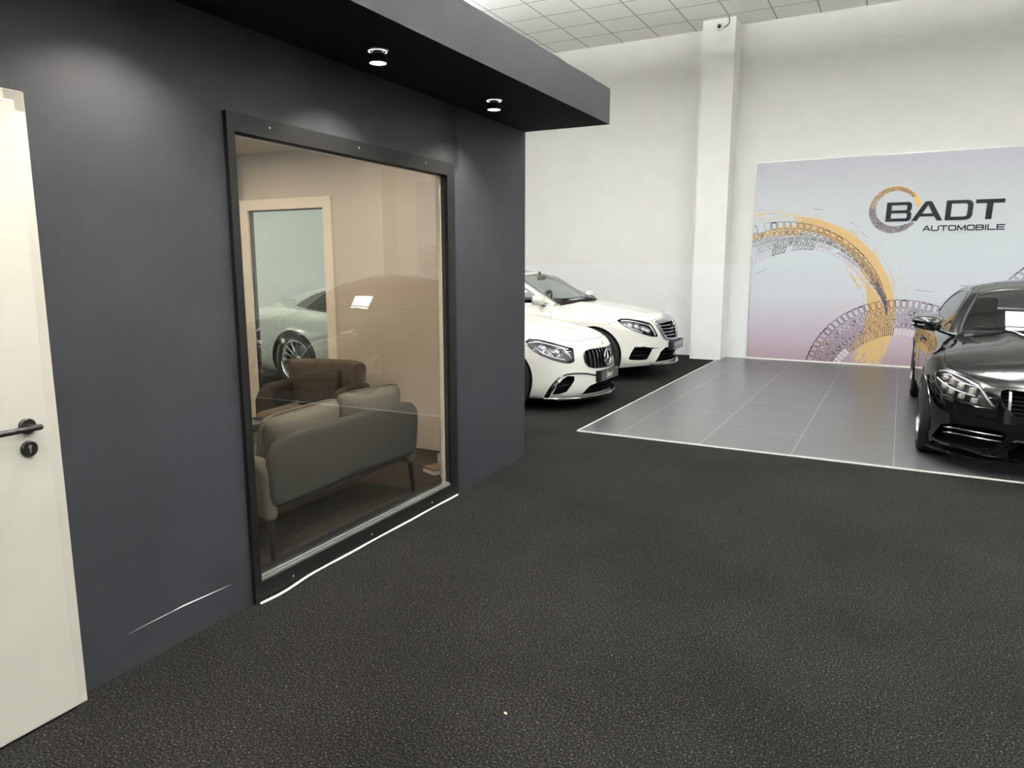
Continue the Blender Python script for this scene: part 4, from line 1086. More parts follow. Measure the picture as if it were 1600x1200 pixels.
# ---- wheels --------------------------------------------------------------------
def wheel(car, x, y, sgn, Rt, w, kind, steer=0.0):
    """sgn: +1 outer face towards +y"""
    Mx = Matrix.Translation((x, y, Rt)) @ Matrix.Rotation(steer, 4, 'Z') @ Matrix.Rotation(-sgn * PI / 2, 4, 'X')
    h = w / 2; rr = Rt - .092                    # rim radius
    b = MB(); prof = [(rr - .012, -h + .012), (rr + .012, -h), (Rt - .022, -h + .004), (Rt - .006, -h + .02), (Rt, -h + .045)]
    for g in (-.06, 0, .06): prof += [(Rt, g - .005), (Rt - .007, g - .004), (Rt - .007, g + .004), (Rt, g + .005)]
    prof += [(Rt, h - .045), (Rt - .006, h - .02), (Rt - .022, h - .004), (rr + .012, h), (rr - .012, h - .012)]
    b.lathe(prof, 64, Mx); t = b.build('tyre', M['tire'], car, smooth=True, angle=30)
    t.name = 'wheel'; b = MB()
    b.lathe([(rr - .03, -h + .01), (rr - .02, -h + .06), (rr - .02, h - .05), (rr - .004, h - .012), (rr, h - .004), (rr - .008, h - .001), (rr - .016, h - .012), (rr - .026, h - .05), (rr - .03, -h + .06)], 64, Mx)
    b.build('rim', M['rimpolish'] if kind == 'coupe' else M['rim'], t, smooth=True, angle=35)
    b = MB(); ns = {'coupe': 16, 'sedan': 10, 'black': 5}[kind]
    zf = h - .022
    for k in range(ns):
        for dd in ((-.10, .10) if kind == 'sedan' else ((0,) if kind == 'coupe' else (-.17, .17))):
            a = 2 * PI * k / ns; a1 = a + dd * (1.0 if kind != 'black' else .8); a0 = a + dd * .6
            w0, w1 = ((.012, .016) if kind == 'coupe' else (.014, .018))
            p0 = Vector((math.cos(a0) * .055, math.sin(a0) * .055, zf - .035)); p1 = Vector((math.cos(a1) * (rr - .018), math.sin(a1) * (rr - .018), zf))
            pm = (p0 + p1) / 2 + Vector((0, 0, .004)); q0 = Vector((-math.sin(a0), math.cos(a0), 0)); q1 = Vector((-math.sin(a1), math.cos(a1), 0)); D = Vector((0, 0, -.030))
            V = []
            for p, q, ww in ((p0, q0, w0), (pm, (q0 + q1).normalized(), (w0 + w1) / 2 * .8), (p1, q1, w1)): V += [p - q * ww * .35, p + q * ww * .35, p + q * ww + D * .5, p - q * ww + D * .5, p + q * ww * .8 + D, p - q * ww * .8 + D]
            F = []
            for s in (0, 6): F += [(s, s + 1, s + 7, s + 6), (s + 1, s + 2, s + 8, s + 7), (s + 2, s + 4, s + 10, s + 8), (s + 4, s + 5, s + 11, s + 10), (s + 5, s + 3, s + 9, s + 11), (s + 3, s, s + 6, s + 9)]
            b.add([Mx @ v for v in V], F)
    b.lathe([(0, zf - .02), (.040, zf - .022), (.068, zf - .035), (.072, zf - .07), (0, zf - .07)], 32, Mx)
    b.build('spokes', M['satin'] if kind != 'black' else M['rim'], t, smooth=True, angle=30)
    b = MB(); b.lathe([(.0, h - .11), (.19, h - .11), (.192, h - .118), (.192, h - .13), (0, h - .13)], 48, Mx); b.build('brake_disc', M['disc'], t, smooth=True, angle=30)
    b = MB(); b.lathe([(0, zf - .012), (.028, zf - .014), (.034, zf - .024)], 24, Mx); b.build('centre_cap', M['gloss_black'], t, smooth=True)
    return t

def star(b, Mx, r, tw=.008, ring=True, depth=.006):
    """three pointed star in a ring, in the local XY plane of Mx"""
    if ring:
        n = 40; b.tube([Mx @ Vector((math.cos(2 * PI * k / n) * r, math.sin(2 * PI * k / n) * r, 0)) for k in range(n)], tw * .75, 8, closed=True)
    for k in range(3):
        a = PI / 2 + 2 * PI * k / 3; q = a + PI / 3; p = a - PI / 3
        T = Mx @ Vector((math.cos(a) * r, math.sin(a) * r, 0)); c1 = Mx @ Vector((math.cos(q) * r * .13, math.sin(q) * r * .13, 0)); c2 = Mx @ Vector((math.cos(p) * r * .13, math.sin(p) * r * .13, 0))
        f = Mx @ Vector((0, 0, depth)); bk = Mx @ Vector((0, 0, -depth)); b.add([T, c1, c2, f, bk], [(0, 1, 3), (0, 3, 2), (0, 4, 1), (0, 2, 4)])

def mirror_part(car, c, sgn, x, y, z, s=1.0, mat=None):
    b = MB(); bm = bmesh.new(); bmesh.ops.create_uvsphere(bm, u_segments=32, v_segments=20, radius=1)
    for v in bm.verts:
        X, Yy, Z = v.co; q = lambda t, e: math.copysign(abs(t) ** e, t)
        X2 = q(X, .75); Y2 = q(Yy, .7); Z2 = q(Z, .8)
        if X2 < 0: X2 *= .25
        taper = 1 - .22 * (Y2 + 1) / 2
        v.co = Vector((X2 * .095 * taper, Y2 * .128, Z2 * .075 * taper + .012 * Y2))
    Mx = Matrix.Translation((x, sgn * y, z)) @ Matrix.Diagonal((s, sgn * s, s, 1)); b.bm(bm, 0, Mx)
    m = b.build('wing_mirror', mat or c['paint'], car, smooth=True, angle=60)
    b = MB(); b.box(-.030, -.024, -.11, .10, -.058, .060, M=Mx); b.build('mirror_glass', M['chrome'], m)
    b = MB(); b.tube([Mx @ Vector(p) for p in ((-.0, -.10, -.055), (.02, -.17, -.085), (.03, -.24, -.10))], [.022, .017, .02], 10); b.build('mirror_arm', M['gloss_black'], m, smooth=True)
    b = MB(); b.tube([Mx @ Vector(p) for p in ((.078, .02, -.012), (.068, .07, -.008), (.045, .11, -.002), (.015, .124, .004))], .006, 6); b.build('indicator', M['lens_strip'], m, smooth=True)
    return m
M['lens_strip'] = pmat('indicator_lens', (.75, .75, .75), .15, .3)

def seat(car, x, y, mat, z=.50):
    b = MB(); b.rbox(-.22, .25, -.24, .24, -.10, .06, .05, 3, M=Matrix.Translation((x, y, z - .08)))
    Mb = Matrix.Translation((x - .26, y, z)) @ Matrix.Rotation(R(-14), 4, 'Y'); b.rbox(-.06, .06, -.235, .235, -.05, .56, .05, 3, M=Mb)
    b.rbox(-.045, .045, -.13, .13, .56, .74, .04, 3, M=Mb); b.box(-.01, .01, -.05, .05, .45, .62, M=Mb)
    b.build('car_seat', mat, car, smooth=True)
def interior(car, c, xd, wheel_side, mat_seat):
    """dashboard, steering wheel, rear-view mirror, seats"""
    zb = c['dashz']
    b = MB(); b.rbox(xd - .32, xd + .28, -.66, .66, zb - .35, zb - .02, .06, 3); b.rbox(xd - .36, xd - .12, wheel_side * .36 - .2, wheel_side * .36 + .2, zb - .12, zb + .035, .035, 3)
    b.build('dashboard', c.get('dashmat', M['leather']), car, smooth=True)
    b = MB(); Mx = Matrix.Translation((xd - .46, wheel_side * .36, zb - .02)) @ Matrix.Rotation(R(-66), 4, 'Y'); n = 32
    b.tube([Mx @ Vector((math.cos(2 * PI * k / n) * .185, math.sin(2 * PI * k / n) * .185, 0)) for k in range(n)], .015, 8, closed=True)
    for a in (0, PI / 2, PI * 1.5, PI): b.tube([Mx @ Vector((0, 0, .02)), Mx @ Vector((math.cos(a) * .185, math.sin(a) * .185, 0))], .014, 6)
    b.lathe([(0, -.02), (.06, -.015), (.07, .02), (0, .03)], 20, Mx); b.build('steering_wheel', M['leather'], car, smooth=True)
    b = MB(); b.rbox(-.02, .02, -.12, .12, -.035, .035, .015, 3, M=Matrix.Translation((c['header'] + .12, 0, c['rz'] - .09)) @ Matrix.Rotation(R(10), 4, 'Y')); b.tube([(c['header'] + .13, 0, c['rz'] - .08), (c['header'] + .08, 0, c['rz'] + .0)], .012, 6)
    b.build('rear_view_mirror', M['plastic'], car, smooth=True)
    for x, s in ((xd - .95, 1), (xd - .95, -1), (xd - 1.75, 1), (xd - 1.75, -1)): seat(car, x, s * .35, mat_seat, .50 if x > xd - 1.2 else .42)

def car_base(name, loc, rz, label, c):
    car = empty(name, loc, rz); tag(car, label, 'car')
    bpy.context.view_layer.update()
    bm = body_points(c); surf = Surf(bm); me = bpy.data.meshes.new('body'); bm.to_mesh(me); bm.free()
    me.materials.append(c['paint']); o = bpy.data.objects.new('body', me); COL.objects.link(o); o.parent = car
    bpy.context.view_layer.update()
    cuts = []
    wb, rt = c['wb'], c['rt']
    for x, ra, hw in ((0, c['arch'], c['hw']), (-wb, c['arch'] + .005, c['hw'])):
        for s in (1, -1):
            b = MB(); Mx = Matrix.Translation((x, s * .80, rt + .005)) @ Matrix.Rotation(PI / 2, 4, 'X'); n = 48
            b.lathe([(0, -.24), (ra - .01, -.24), (ra, -.20), (ra, .32), (0, .32)], n, Mx); cuts.append((b.v, b.f))
    b = MB(); cx1 = c['gx0'] + .05; pts = [(cx1 + .02, -.60), (cx1 + .10, -.3), (cx1 + .12, 0), (cx1 + .10, .3), (cx1 + .02, .60), (cx1 - .35, .72), (c['rheader'] - .1, .70), (c['rheader'] - .45, .55), (c['rheader'] - .45, -.55), (c['rheader'] - .1, -.70), (cx1 - .35, -.72)]
    b.prism(pts, lambda x, y: (x, y, .42), lambda x, y: (x, y, 1.35)); cuts.append((b.v, b.f))
    return car, o, surf, cuts
# ================================================================== white coupe
def hl_lamps(car, surf, recess, D, spots, parent, mat=None, rad=.028):
    b = MB(); D = Vector(D).normalized()
    for p in spots:
        h, n = surf.hit(p, D); c = h - D * recess; z = D; u = z.cross(Vector((0, 0, 1))).normalized(); v = u.cross(z)
        Mx = Matrix((( u.x, v.x, z.x, c.x), (u.y, v.y, z.y, c.y), (u.z, v.z, z.z, c.z), (0, 0, 0, 1)))
        b.lathe([(0, .012), (rad * .4, .010), (rad * .65, .002), (rad * .7, .0), (rad * .9, .012), (rad, .018), (rad * 1.04, .014), (rad, -.02)], 20, Mx)
    return b.build('lamp_unit', mat or M['chrome'], parent, smooth=True, angle=30)

coupe = dict(
    paint=M['whitepaint'], windmat=M['carglass'], sidemat=M['darkglass'], roofmats=[M['whitepaint'], M['gloss_black']], roofglass=True, dlotrim=M['gloss_black'],
    outline=[(.905, 0), (.875, .22), (.80, .42), (.705, .60), (.57, .76), (.40, .87), (.20, .93), (-.05, .945), (-.5, .945), (-1.2, .94), (-2.2, .945), (-2.95, .955), (-3.4, .925), (-3.8, .83), (-4.03, .65), (-4.12, .35), (-4.14, 0)],
    levels=[(0, .06, .055, .12), (.08, .015, .02, .05), (.25, 0, .0, .01), (.45, .0, 0, 0), (.62, .008, 0, .0), (.78, .022, .008, .02), (.90, .05, .028, .05), (1, .095, .075, .10)],
    sill=tab((-4.14, .26), (-3.3, .2), (-.5, .17), (.45, .15), (.905, .13)),
    shoulder=tab((-4.14, .93), (-3.6, .985), (-3.0, .985), (-2.2, .925), (-1.0, .895), (-.4, .85), (.1, .80), (.45, .755), (.7, .72), (.905, .705)),
    centre=tab((-3.6, 1.05), (-3.2, 1.06), (-2, 1.0), (-.7, 1.0), (-.4, .965), (0, .915), (.45, .84)),
    crown=2.2, wb=2.945, rt=.352, arch=.385, hw=.2,
    gx0=-.86, gx1=-3.62, header=-1.55, rheader=-2.75, rz=1.36, dashz=.98,
    zb=tab((-.86, .915), (-1.5, .925), (-2.5, .955), (-3.1, 1.0), (-3.62, 1.0)),
    zr=tab((-.86, .915), (-1.1, 1.06), (-1.55, 1.275), (-1.9, 1.335), (-2.3, 1.325), (-2.75, 1.245), (-3.2, 1.12), (-3.62, 1.0)),
    yb=tab((-.86, .76), (-1.5, .80), (-2.5, .80), (-3.1, .78), (-3.62, .68)),
    dlo0=tab((-.86, .93), (-1.5, .94), (-2.5, .975), (-3.02, 1.04), (-3.62, 1.2)), dlo1=tab((-.86, .90), (-1.0, .965), (-1.55, 1.235), (-1.9, 1.295), (-2.3, 1.28), (-2.7, 1.19), (-3.02, 1.04), (-3.62, .8)),
    gcrown=tab((-3.62, .05), (-2.75, .075), (-1.9, .075), (-1.5, .07), (-.86, .085)), dx=tab((-3.62, -.12), (-2.75, -.06), (-2.2, 0), (-1.55, .10), (-.86, .26)),
)
coupe['bump'] = lambda x, y: .012 * math.exp(-((abs(y) - (.30 + .10 * (-x))) / .10) ** 2) * (1 if x > -.9 else 0)
coupe['side'] = lambda x, z: (-.012 * math.exp(-((z - .42) / .12) ** 2) if -2.5 < x < -.4 else 0) + .010 * math.exp(-((x + 2.95) / .35) ** 2) * math.exp(-((z - .75) / .14) ** 2)
car1, body1, sf1, cuts1 = car_base('car', (-3.72, 7.54, 0), R(0.0), 'white coupe with a vertical-slat grille, nearer the dark office corner', coupe)
# ================================================================== white sedan
sedan = dict(
    paint=M['whitepaint'], windmat=M['carglass'], sidemat=M['carglass'], roofmats=[M['whitepaint'], M['gloss_black']], roofglass=True, dlotrim=M['chrome'], bpillar=-1.95,
    outline=[(.895, 0), (.865, .22), (.785, .42), (.69, .60), (.56, .76), (.40, .87), (.20, .93), (-.05, .945), (-.5, .95), (-1.2, .95), (-2.2, .95), (-3.1, .945), (-3.7, .92), (-4.15, .84), (-4.36, .65), (-4.42, .35), (-4.43, 0)],
    levels=[(0, .05, .045, .12), (.08, .015, .018, .05), (.25, 0, .0, .01), (.45, .0, 0, 0), (.62, .008, 0, .0), (.78, .015, .006, .02), (.90, .035, .022, .05), (1, .075, .065, .10)],
    sill=tab((-4.43, .28), (-3.3, .22), (-.5, .19), (.3, .19), (.6, .21), (.895, .215)),
    shoulder=tab((-4.43, .98), (-3.6, 1.01), (-3.0, 1.0), (-2.2, .98), (-1.0, .965), (-.5, .935), (.0, .885), (.45, .83), (.7, .80), (.895, .79)),
    centre=tab((-3.9, 1.10), (-3.2, 1.08), (-2, 1.0), (-.7, 1.06), (-.4, 1.035), (0, .98), (.47, .90)),
    crown=2.2, wb=3.165, rt=.355, arch=.385, hw=.2,
    gx0=-.66, gx1=-3.95, header=-1.30, rheader=-3.0, rz=1.45, dashz=1.0,
    zb=tab((-.66, 1.0), (-1.5, 1.005), (-2.5, 1.0), (-3.3, 1.02), (-3.95, 1.05)),
    zr=tab((-.66, 1.0), (-.9, 1.145), (-1.3, 1.36), (-1.8, 1.435), (-2.5, 1.435), (-3.0, 1.35), (-3.5, 1.19), (-3.95, 1.05)),
    yb=tab((-.66, .76), (-1.5, .82), (-2.5, .83), (-3.3, .80), (-3.95, .70)),
    dlo0=tab((-.66, 1.015), (-1.5, 1.02), (-2.5, 1.02), (-3.35, 1.06), (-3.95, 1.25)), dlo1=tab((-.66, .98), (-.8, 1.06), (-1.3, 1.32), (-1.8, 1.395), (-2.5, 1.39), (-3.0, 1.29), (-3.38, 1.06), (-3.95, .8)),
    gcrown=tab((-3.95, .05), (-2.75, .06), (-1.9, .06), (-1.5, .065), (-.66, .06)), dx=tab((-3.95, -.12), (-2.75, -.06), (-2.2, 0), (-1.3, .08), (-.66, .27)),
)
sedan['bump'] = lambda x, y: .010 * math.exp(-((abs(y) - (.32 + .08 * (-x))) / .09) ** 2) * (1 if x > -.9 else 0)
sedan['side'] = lambda x, z: (-.012 * math.exp(-((z - .42) / .12) ** 2) if -2.6 < x < -.4 else 0)
car2, body2, sf2, cuts2 = car_base('car', (-3.60, 9.87, 0), R(1.6), 'white sedan with a chrome grille parked by the rear wall', sedan)
# ================================================================== black car on the tiles
black = dict(
    paint=M['blackpaint'], windmat=M['carglass'], sidemat=M['darkglass'], roofmats=[M['blackpaint'], M['gloss_black']], dlotrim=M['gloss_black'],
    outline=[(.82, 0), (.80, .22), (.75, .42), (.66, .61), (.54, .775), (.385, .885), (.19, .945), (0, .955), (-.4, .915), (-1.2, .90), (-2.2, .905), (-2.84, .93), (-3.2, .90), (-3.55, .80), (-3.8, .60), (-3.88, .32), (-3.9, 0)],
    levels=[(0, .05, .025, .12), (.08, .015, .008, .05), (.25, 0, .0, .01), (.45, .0, 0, 0), (.62, .008, 0, .0), (.78, .022, .008, .02), (.90, .05, .028, .05), (1, .09, .075, .10)],
    sill=tab((-3.9, .28), (-3.1, .2), (-.5, .17), (.45, .14), (.80, .12)),
    shoulder=tab((-3.9, .94), (-3.4, .97), (-2.9, .97), (-2.2, .94), (-1.0, .905), (-.4, .87), (.1, .82), (.45, .755), (.7, .72), (.82, .70)),
    centre=tab((-3.35, 1.04), (-3.0, 1.04), (-2, 1.0), (-.7, 1.005), (-.4, .975), (0, .925), (.38, .85)),
    crown=2.2, wb=2.84, rt=.335, arch=.365, hw=.2,
    gx0=-.74, gx1=-3.35, header=-1.38, rheader=-2.55, rz=1.36, dashz=.97,
    zb=tab((-.74, .92), (-1.4, .93), (-2.3, .955), (-2.9, .99), (-3.35, 1.0)),
    zr=tab((-.74, .92), (-1.0, 1.09), (-1.38, 1.27), (-1.75, 1.335), (-2.1, 1.33), (-2.55, 1.25), (-2.95, 1.13), (-3.35, 1.0)),
    yb=tab((-.74, .735), (-1.4, .745), (-2.3, .74), (-2.9, .70), (-3.35, .62)), tumble=(.30, .75),
    dlo0=tab((-.74, .935), (-1.4, .95), (-2.3, .975), (-2.85, 1.03), (-3.35, 1.2)), dlo1=tab((-.74, .905), (-.9, .99), (-1.38, 1.23), (-1.75, 1.295), (-2.1, 1.285), (-2.5, 1.20), (-2.85, 1.03), (-3.35, .8)),
    gcrown=tab((-3.35, .05), (-2.55, .07), (-1.75, .075), (-1.4, .07), (-.74, .08)), dx=tab((-3.35, -.12), (-2.55, -.06), (-2.0, 0), (-1.38, .09), (-.74, .25)),
)
black['bump'] = lambda x, y: .018 * math.exp(-((abs(y) - (.26 + .10 * (-x))) / .075) ** 2) * (1 if x > -.9 else 0)
black['side'] = lambda x, z: .012 * math.exp(-((x) / .35) ** 2) * math.exp(-((z - .72) / .14) ** 2)
car3, body3, sf3, cuts3 = car_base('car', (1.173, 6.861, 0), R(-88.84), 'glossy black car with multi-lens headlights on the grey tiles', black)
# ------------------------------------------------------------------ car details
D_FRONT = (1, 0, 0)
def ribbon(b, pts, wy, dx, mi=0):
    """upright blade following pts: width wy in y, depth dx backwards"""
    V = []
    for (x, y, z) in pts: V += [(x, y - wy * .5, z), (x, y + wy * .5, z), (x - dx, y + wy * .35, z), (x - dx, y - wy * .35, z)]
    n = len(pts); F = [(4 * i + k, 4 * i + (k + 1) % 4, 4 * i + 4 + (k + 1) % 4, 4 * i + 4 + k) for i in range(n - 1) for k in range(4)] + [(0, 1, 2, 3), (4 * n - 1, 4 * n - 2, 4 * n - 3, 4 * n - 4)]
    b.add(V, F, mi)
def zspan(outline, y):
    """z interval of a closed front-view outline at y"""
    zs = []; n = len(outline)
    for i in range(n):
        a, c = outline[i], outline[(i + 1) % n]
        if (a[1] - y) * (c[1] - y) < 0: t = (y - a[1]) / (c[1] - a[1]); zs.append(a[2] + (c[2] - a[2]) * t)
    return (min(zs), max(zs)) if len(zs) > 1 else None
def both(half):
    """mirror-complete outline from its right half, given top centre to bottom centre"""
    h = [tuple(p) for p in half]; return h + [(p[0], -p[1], p[2]) for p in h[::-1] if abs(p[1]) > 1e-4]
def band(G, surf, D, w, lift, r=None):
    """raised flat ring of width w along the border of a sheet"""
    O = [g[0] for g in G[0]]; c = sum(O, Vector()) / len(O); V = []; m = len(O); D = Vector(D).normalized()
    for p in O:
        q = p + (c - p).normalized() * w; h = surf.hit(q, D)[0]
        V += [p + D * .0, p + D * lift, h + D * lift, h - D * .02]
    F = [(4 * i + k, 4 * ((i + 1) % m) + k, 4 * ((i + 1) % m) + k + 1, 4 * i + k + 1) for i in range(m) for k in range(3)]
    return V, F
def gap(car, surf, pts, name='panel_gap', r=.0028, mat=None, smooth=True, D=None, n=48, lift=-.001, closed=False):
    b = MB(); b.tube(line_on(surf, pts, n, D, lift, smooth), r, 5, closed=closed); return b.build(name, mat or M['void'], car)
def lamp(car, surf, outline, D, rings=8, n=72):
    return sheet(surf, outline, D, rings, n)
def headlight(car, surf, G, D, sgn, spots, drl, rad=.030, fill=None, drlmat=None, recess=.04):
    """lens over the recess with lamp units and light guides inside"""
    Dv = Vector(D).normalized()
    V, F = grid_mesh(G, .0015, D); o = mesh_obj('headlight', V, F, M['lens'], car, True)
    b = MB(); b.tube([g[0] + Dv * .001 for g in G[0]], .0042, 6, closed=True); b.build('bezel', M['gloss_black'], o, smooth=True)
    b = MB()
    V2, F2 = grid_mesh(G, -recess - .012, D); b.add(V2, F2); b.build('reflector', fill or M['lampinner'], o, smooth=True)
    hl_lamps(car, surf, recess * .7, D, spots, o, M['lampchrome'], rad)
    for pts, r in drl:
        b = MB(); b.tube([surf.hit(p, D)[0] - Dv * .014 for p in catmull(pts, 30)], r, 6); b.build('light_guide', drlmat or M['drl'], o, smooth=True)
    return o
M['lampinner'] = pmat('lamp_inner_smoked', (.10, .105, .11), .25, .8)
M['lampchrome'] = pmat('lamp_reflector', (.62, .63, .66), .12, 1)
M['lampwarm'] = pmat('warm_lamp_reflector', (.62, .57, .52), .22, .85)
M['drl'] = pmat('daylight_guide', (.85, .87, .9), .2, .2)
M['plate'] = pmat('dark_plate', (.028, .032, .034), .35, coat=.3)
M['blackslat'] = pmat('dark_chrome_slat', (.55, .53, .52), .18, 1)

def number_plate(car, x, zc, sgn=1, kind='badt'):
    b = MB(); b.rbox(x - .006, x, -.26, .26, zc - .056, zc + .056, .003, 2); p = b.build('number_plate', M['plate'], car)
    if kind == 'badt':
        L = [('BADT', -.075, .075, zc - .020, zc + .018, M['whiteink'], .0075), ('AUTOMOBILE', -.010, .075, zc - .040, zc - .029, M['goldink'], .002)]
        b = MB(); b.tube([(x + .0012, -.072 + .030 * math.cos(a), zc + .002 + .040 * math.sin(a)) for a in np.linspace(.6, 5.4, 30)], [.0035 * (.4 + .6 * math.sin(PI * k / 29)) for k in range(30)], 5); b.build('ring_logo', M['goldink'], p)
    else:
        L = [('AMG S63', -.19, .19, zc - .008, zc + .038, M['whiteink'], .009), ('V8 BITURBO', -.17, .17, zc - .042, zc - .020, M['whiteink'], .0045)]
    for (text, y0, y1, za, zb_, mat, w_) in L:
        V, F = stroke_text(text, y0, y1, za, zb_, w_, slant=.15)
        mesh_obj('lettering', [(x + .0008 + (i // 4) * 2e-6, vx, vz) for i, (vx, vz) in enumerate(V)], F, mat, p)
    b = MB(); b.rbox(x - .07, x - .006, -.275, .275, zc - .062, zc + .062, .006, 2); b.build('plate_holder', M['plastic'], car)
    return p

def common(c, car, body, sf, cuts, kind, xd, seatm, wheels):
    cut(body, cuts, M['void'])
    gs, Y = greenhouse(c, car); interior(car, c, xd, 1, seatm)
    for x in (0, -c['wb']):
        for s in (1, -1): wheel(car, x, s * (.80 if kind != 'black' else (.835 if x == 0 else .80)), s, c['rt'], .25, wheels)
    xt = c['outline'][-1][0]
    for s in (1, -1):
        # wheel-arch lips, doors, handles, tail lights
        for x in (0, -c['wb']):
            ra = c['arch'] + (.005 if x else 0); pts = [(x + math.cos(a) * (ra + .004), s * .97, c['rt'] + .005 + math.sin(a) * (ra + .004)) for a in np.linspace(-.25, PI + .25, 40)]
            b = MB(); b.tube([sf.hit(p, (0, s, 0))[0] for p in pts], .007, 6); b.build('wheel_arch_lip', c['paint'], car, smooth=True)
        d1 = c['gx0'] + .02; d2 = c['gx0'] - 1.22; zt = c['zb'](d2) - .02
        gap(car, sf, [(d1, s * .95, c['zb'](d1) - .03), (d1 + .03, s * .96, .78), (d1 + .04, s * .96, .45), (d1 + .01, s * .95, .30)], 'door_gap')
        gap(car, sf, [(d1 + .01, s * .95, .30), (d2 + .12, s * .95, .28), (d2, s * .95, .36), (d2 - .02, s * .95, .6), (d2 - .04, s * .95, zt)], 'door_gap', smooth=False)
        if kind == 'sedan': gap(car, sf, [(d2, s * .95, .32), (d2 - .85, s * .95, .30), (d2 - 1.0, s * .95, .55), (d2 - 1.2, s * .95, zt + .02)], 'door_gap', smooth=False)
        for hx_ in ([d2 + .16] if kind != 'sedan' else [d2 + .16, d2 - .85]):
            h, n_ = sf.hit((hx_, s * .95, .80), (0, s, 0)); b = MB(); b.rbox(-.11, .11, -.012, .014, -.013, .013, .009, 3, M=Matrix.Translation(h + Vector((0, s * .022, 0))))
            b.build('door_handle', M['chrome'] if kind == 'sedan' else c['paint'], car, smooth=True)
        tl = [(xt + .32, s * .84, .82), (xt + .17, s * .74, .87), (xt + .03, s * .46, .87), (xt + .02, s * .46, .79), (xt + .14, s * .74, .76)]
        Dt = (-.7, s * .7, .1); G = sheet(sf, tl, Dt, 5, 40); V, F = grid_mesh(G, .004, Dt); t = mesh_obj('tail_light', V, F, M['red'], car, True)
        b = MB(); b.tube([g[0] for g in G[0]], .004, 5, closed=True); b.build('bezel', M['gloss_black'], t)
    gap(car, sf, [(xt + .16, -.66, .90), (xt + .03, -.3, .955 if kind != 'sedan' else 1.0), (xt + .02, 0, .96), (xt + .03, .3, .955), (xt + .16, .66, .90)], 'boot_gap')
    b = MB(); b.rbox(xt - .02, xt + .1, -.26, .26, .50, .62, .01, 2); b.build('rear_plate', M['plate'], car)
    # dark belly
    return gs

# ---- white coupe -------------------------------------------------------------
c, car, sf = coupe, car1, sf1
DH = lambda s: (.62, s * .76, .18)
hl = [(.285, -.85, .755), (.31, -.81, .778), (.385, -.755, .772), (.52, -.69, .738), (.639, -.588, .690), (.69, -.525, .670), (.708, -.545, .618), (.722, -.556, .536), (.692, -.605, .520), (.643, -.67, .529), (.555, -.76, .567), (.456, -.826, .615), (.382, -.856, .660), (.323, -.865, .712)]
GH = {-1: sheet(sf, hl, DH(-1), 8, 90), 1: sheet(sf, mir(hl), DH(1), 8, 90)}
gr_half = [(.86, 0, .652), (.84, -.18, .652), (.794, -.33, .650), (.77, -.395, .637), (.765, -.43, .605), (.768, -.44, .565), (.786, -.43, .510), (.807, -.39, .462), (.841, -.30, .436), (.87, -.15, .424), (.89, 0, .420)]
grl = both(gr_half); GG = sheet(sf, grl, D_FRONT, 8, 110)
ik = [(.561, -.757, .195), (.603, -.735, .285), (.640, -.688, .352), (.680, -.635, .386), (.728, -.565, .378), (.73, -.562, .335), (.703, -.602, .271), (.667, -.636, .213), (.609, -.7, .192)]
DI = lambda s: (.75, s * .66, .0)
GI = {-1: sheet(sf, ik, DI(-1), 6, 60), 1: sheet(sf, mir(ik), DI(1), 6, 60)}
lo = both([(.89, 0, .282), (.872, -.232, .280), (.826, -.357, .255), (.796, -.408, .212), (.757, -.440, .163), (.823, -.257, .163), (.88, 0, .166)]); GL = sheet(sf, lo, D_FRONT, 6, 90)
cuts1 += [cutter(GH[s], DH(s), .06, .06) for s in (1, -1)] + [cutter(GG, D_FRONT, .06, .09, 1)] + [cutter(GI[s], DI(s), .05, .07) for s in (1, -1)] + [cutter(GL, D_FRONT, .05, .07)]
common(c, car, body1, sf, cuts1, 'coupe', -.95, M['leather'], 'coupe')
for s in (-1, 1):
    g = lambda P: P if s < 0 else mir(P)
    headlight(car, sf, GH[s], DH(s), s, g([(.46, -.80, .685), (.585, -.69, .635)]), [(g([(.315, -.84, .742), (.40, -.765, .745), (.53, -.69, .712), (.655, -.57, .665)]), .0065), (g([(.39, -.84, .70), (.46, -.81, .645), (.56, -.755, .598), (.66, -.65, .56)]), .005), (g([(.46, -.78, .73), (.50, -.77, .66), (.56, -.74, .605)]), .005), (g([(.60, -.64, .69), (.655, -.60, .64), (.69, -.57, .57)]), .006)], rad=.045)
b = MB()
for y in np.linspace(-.385, .385, 13):
    if abs(y) < .05: continue
    z0_, z1_ = zspan(grl, y)
    pts = []
    for k in range(13):
        z = z0_ - .004 + (z1_ - z0_ + .008) * k / 12; h = sf.hit((.9, y, z), D_FRONT)[0]; pts.append((h.x - .018, y, z))
    ribbon(b, pts, .0075, .012)
gl = b.build('grille', M['chrome'], car)
b = MB(); sx = sf.hit((.9, 0, .535), D_FRONT)[0].x; Mx = Matrix.Translation((sx - .004, 0, .533)) @ Matrix.Rotation(R(-6), 4, 'Y') @ Matrix(((0, 0, 1, 0), (1, 0, 0, 0), (0, 1, 0, 0), (0, 0, 0, 1)))
star(b, Mx, .090, .011, depth=.010); b.build('star_emblem', M['chrome'], gl, smooth=True, angle=30)
b = MB(); b.lathe([(0, -.004), (.088, -.006), (.09, -.02), (0, -.02)], 32, Mx); b.build('emblem_backing', M['gloss_black'], gl)
b = MB(); V, F = band(GG, sf, D_FRONT, .010, .004); b.add(V, F); b.build('grille_surround', M['satin'], gl, smooth=True)
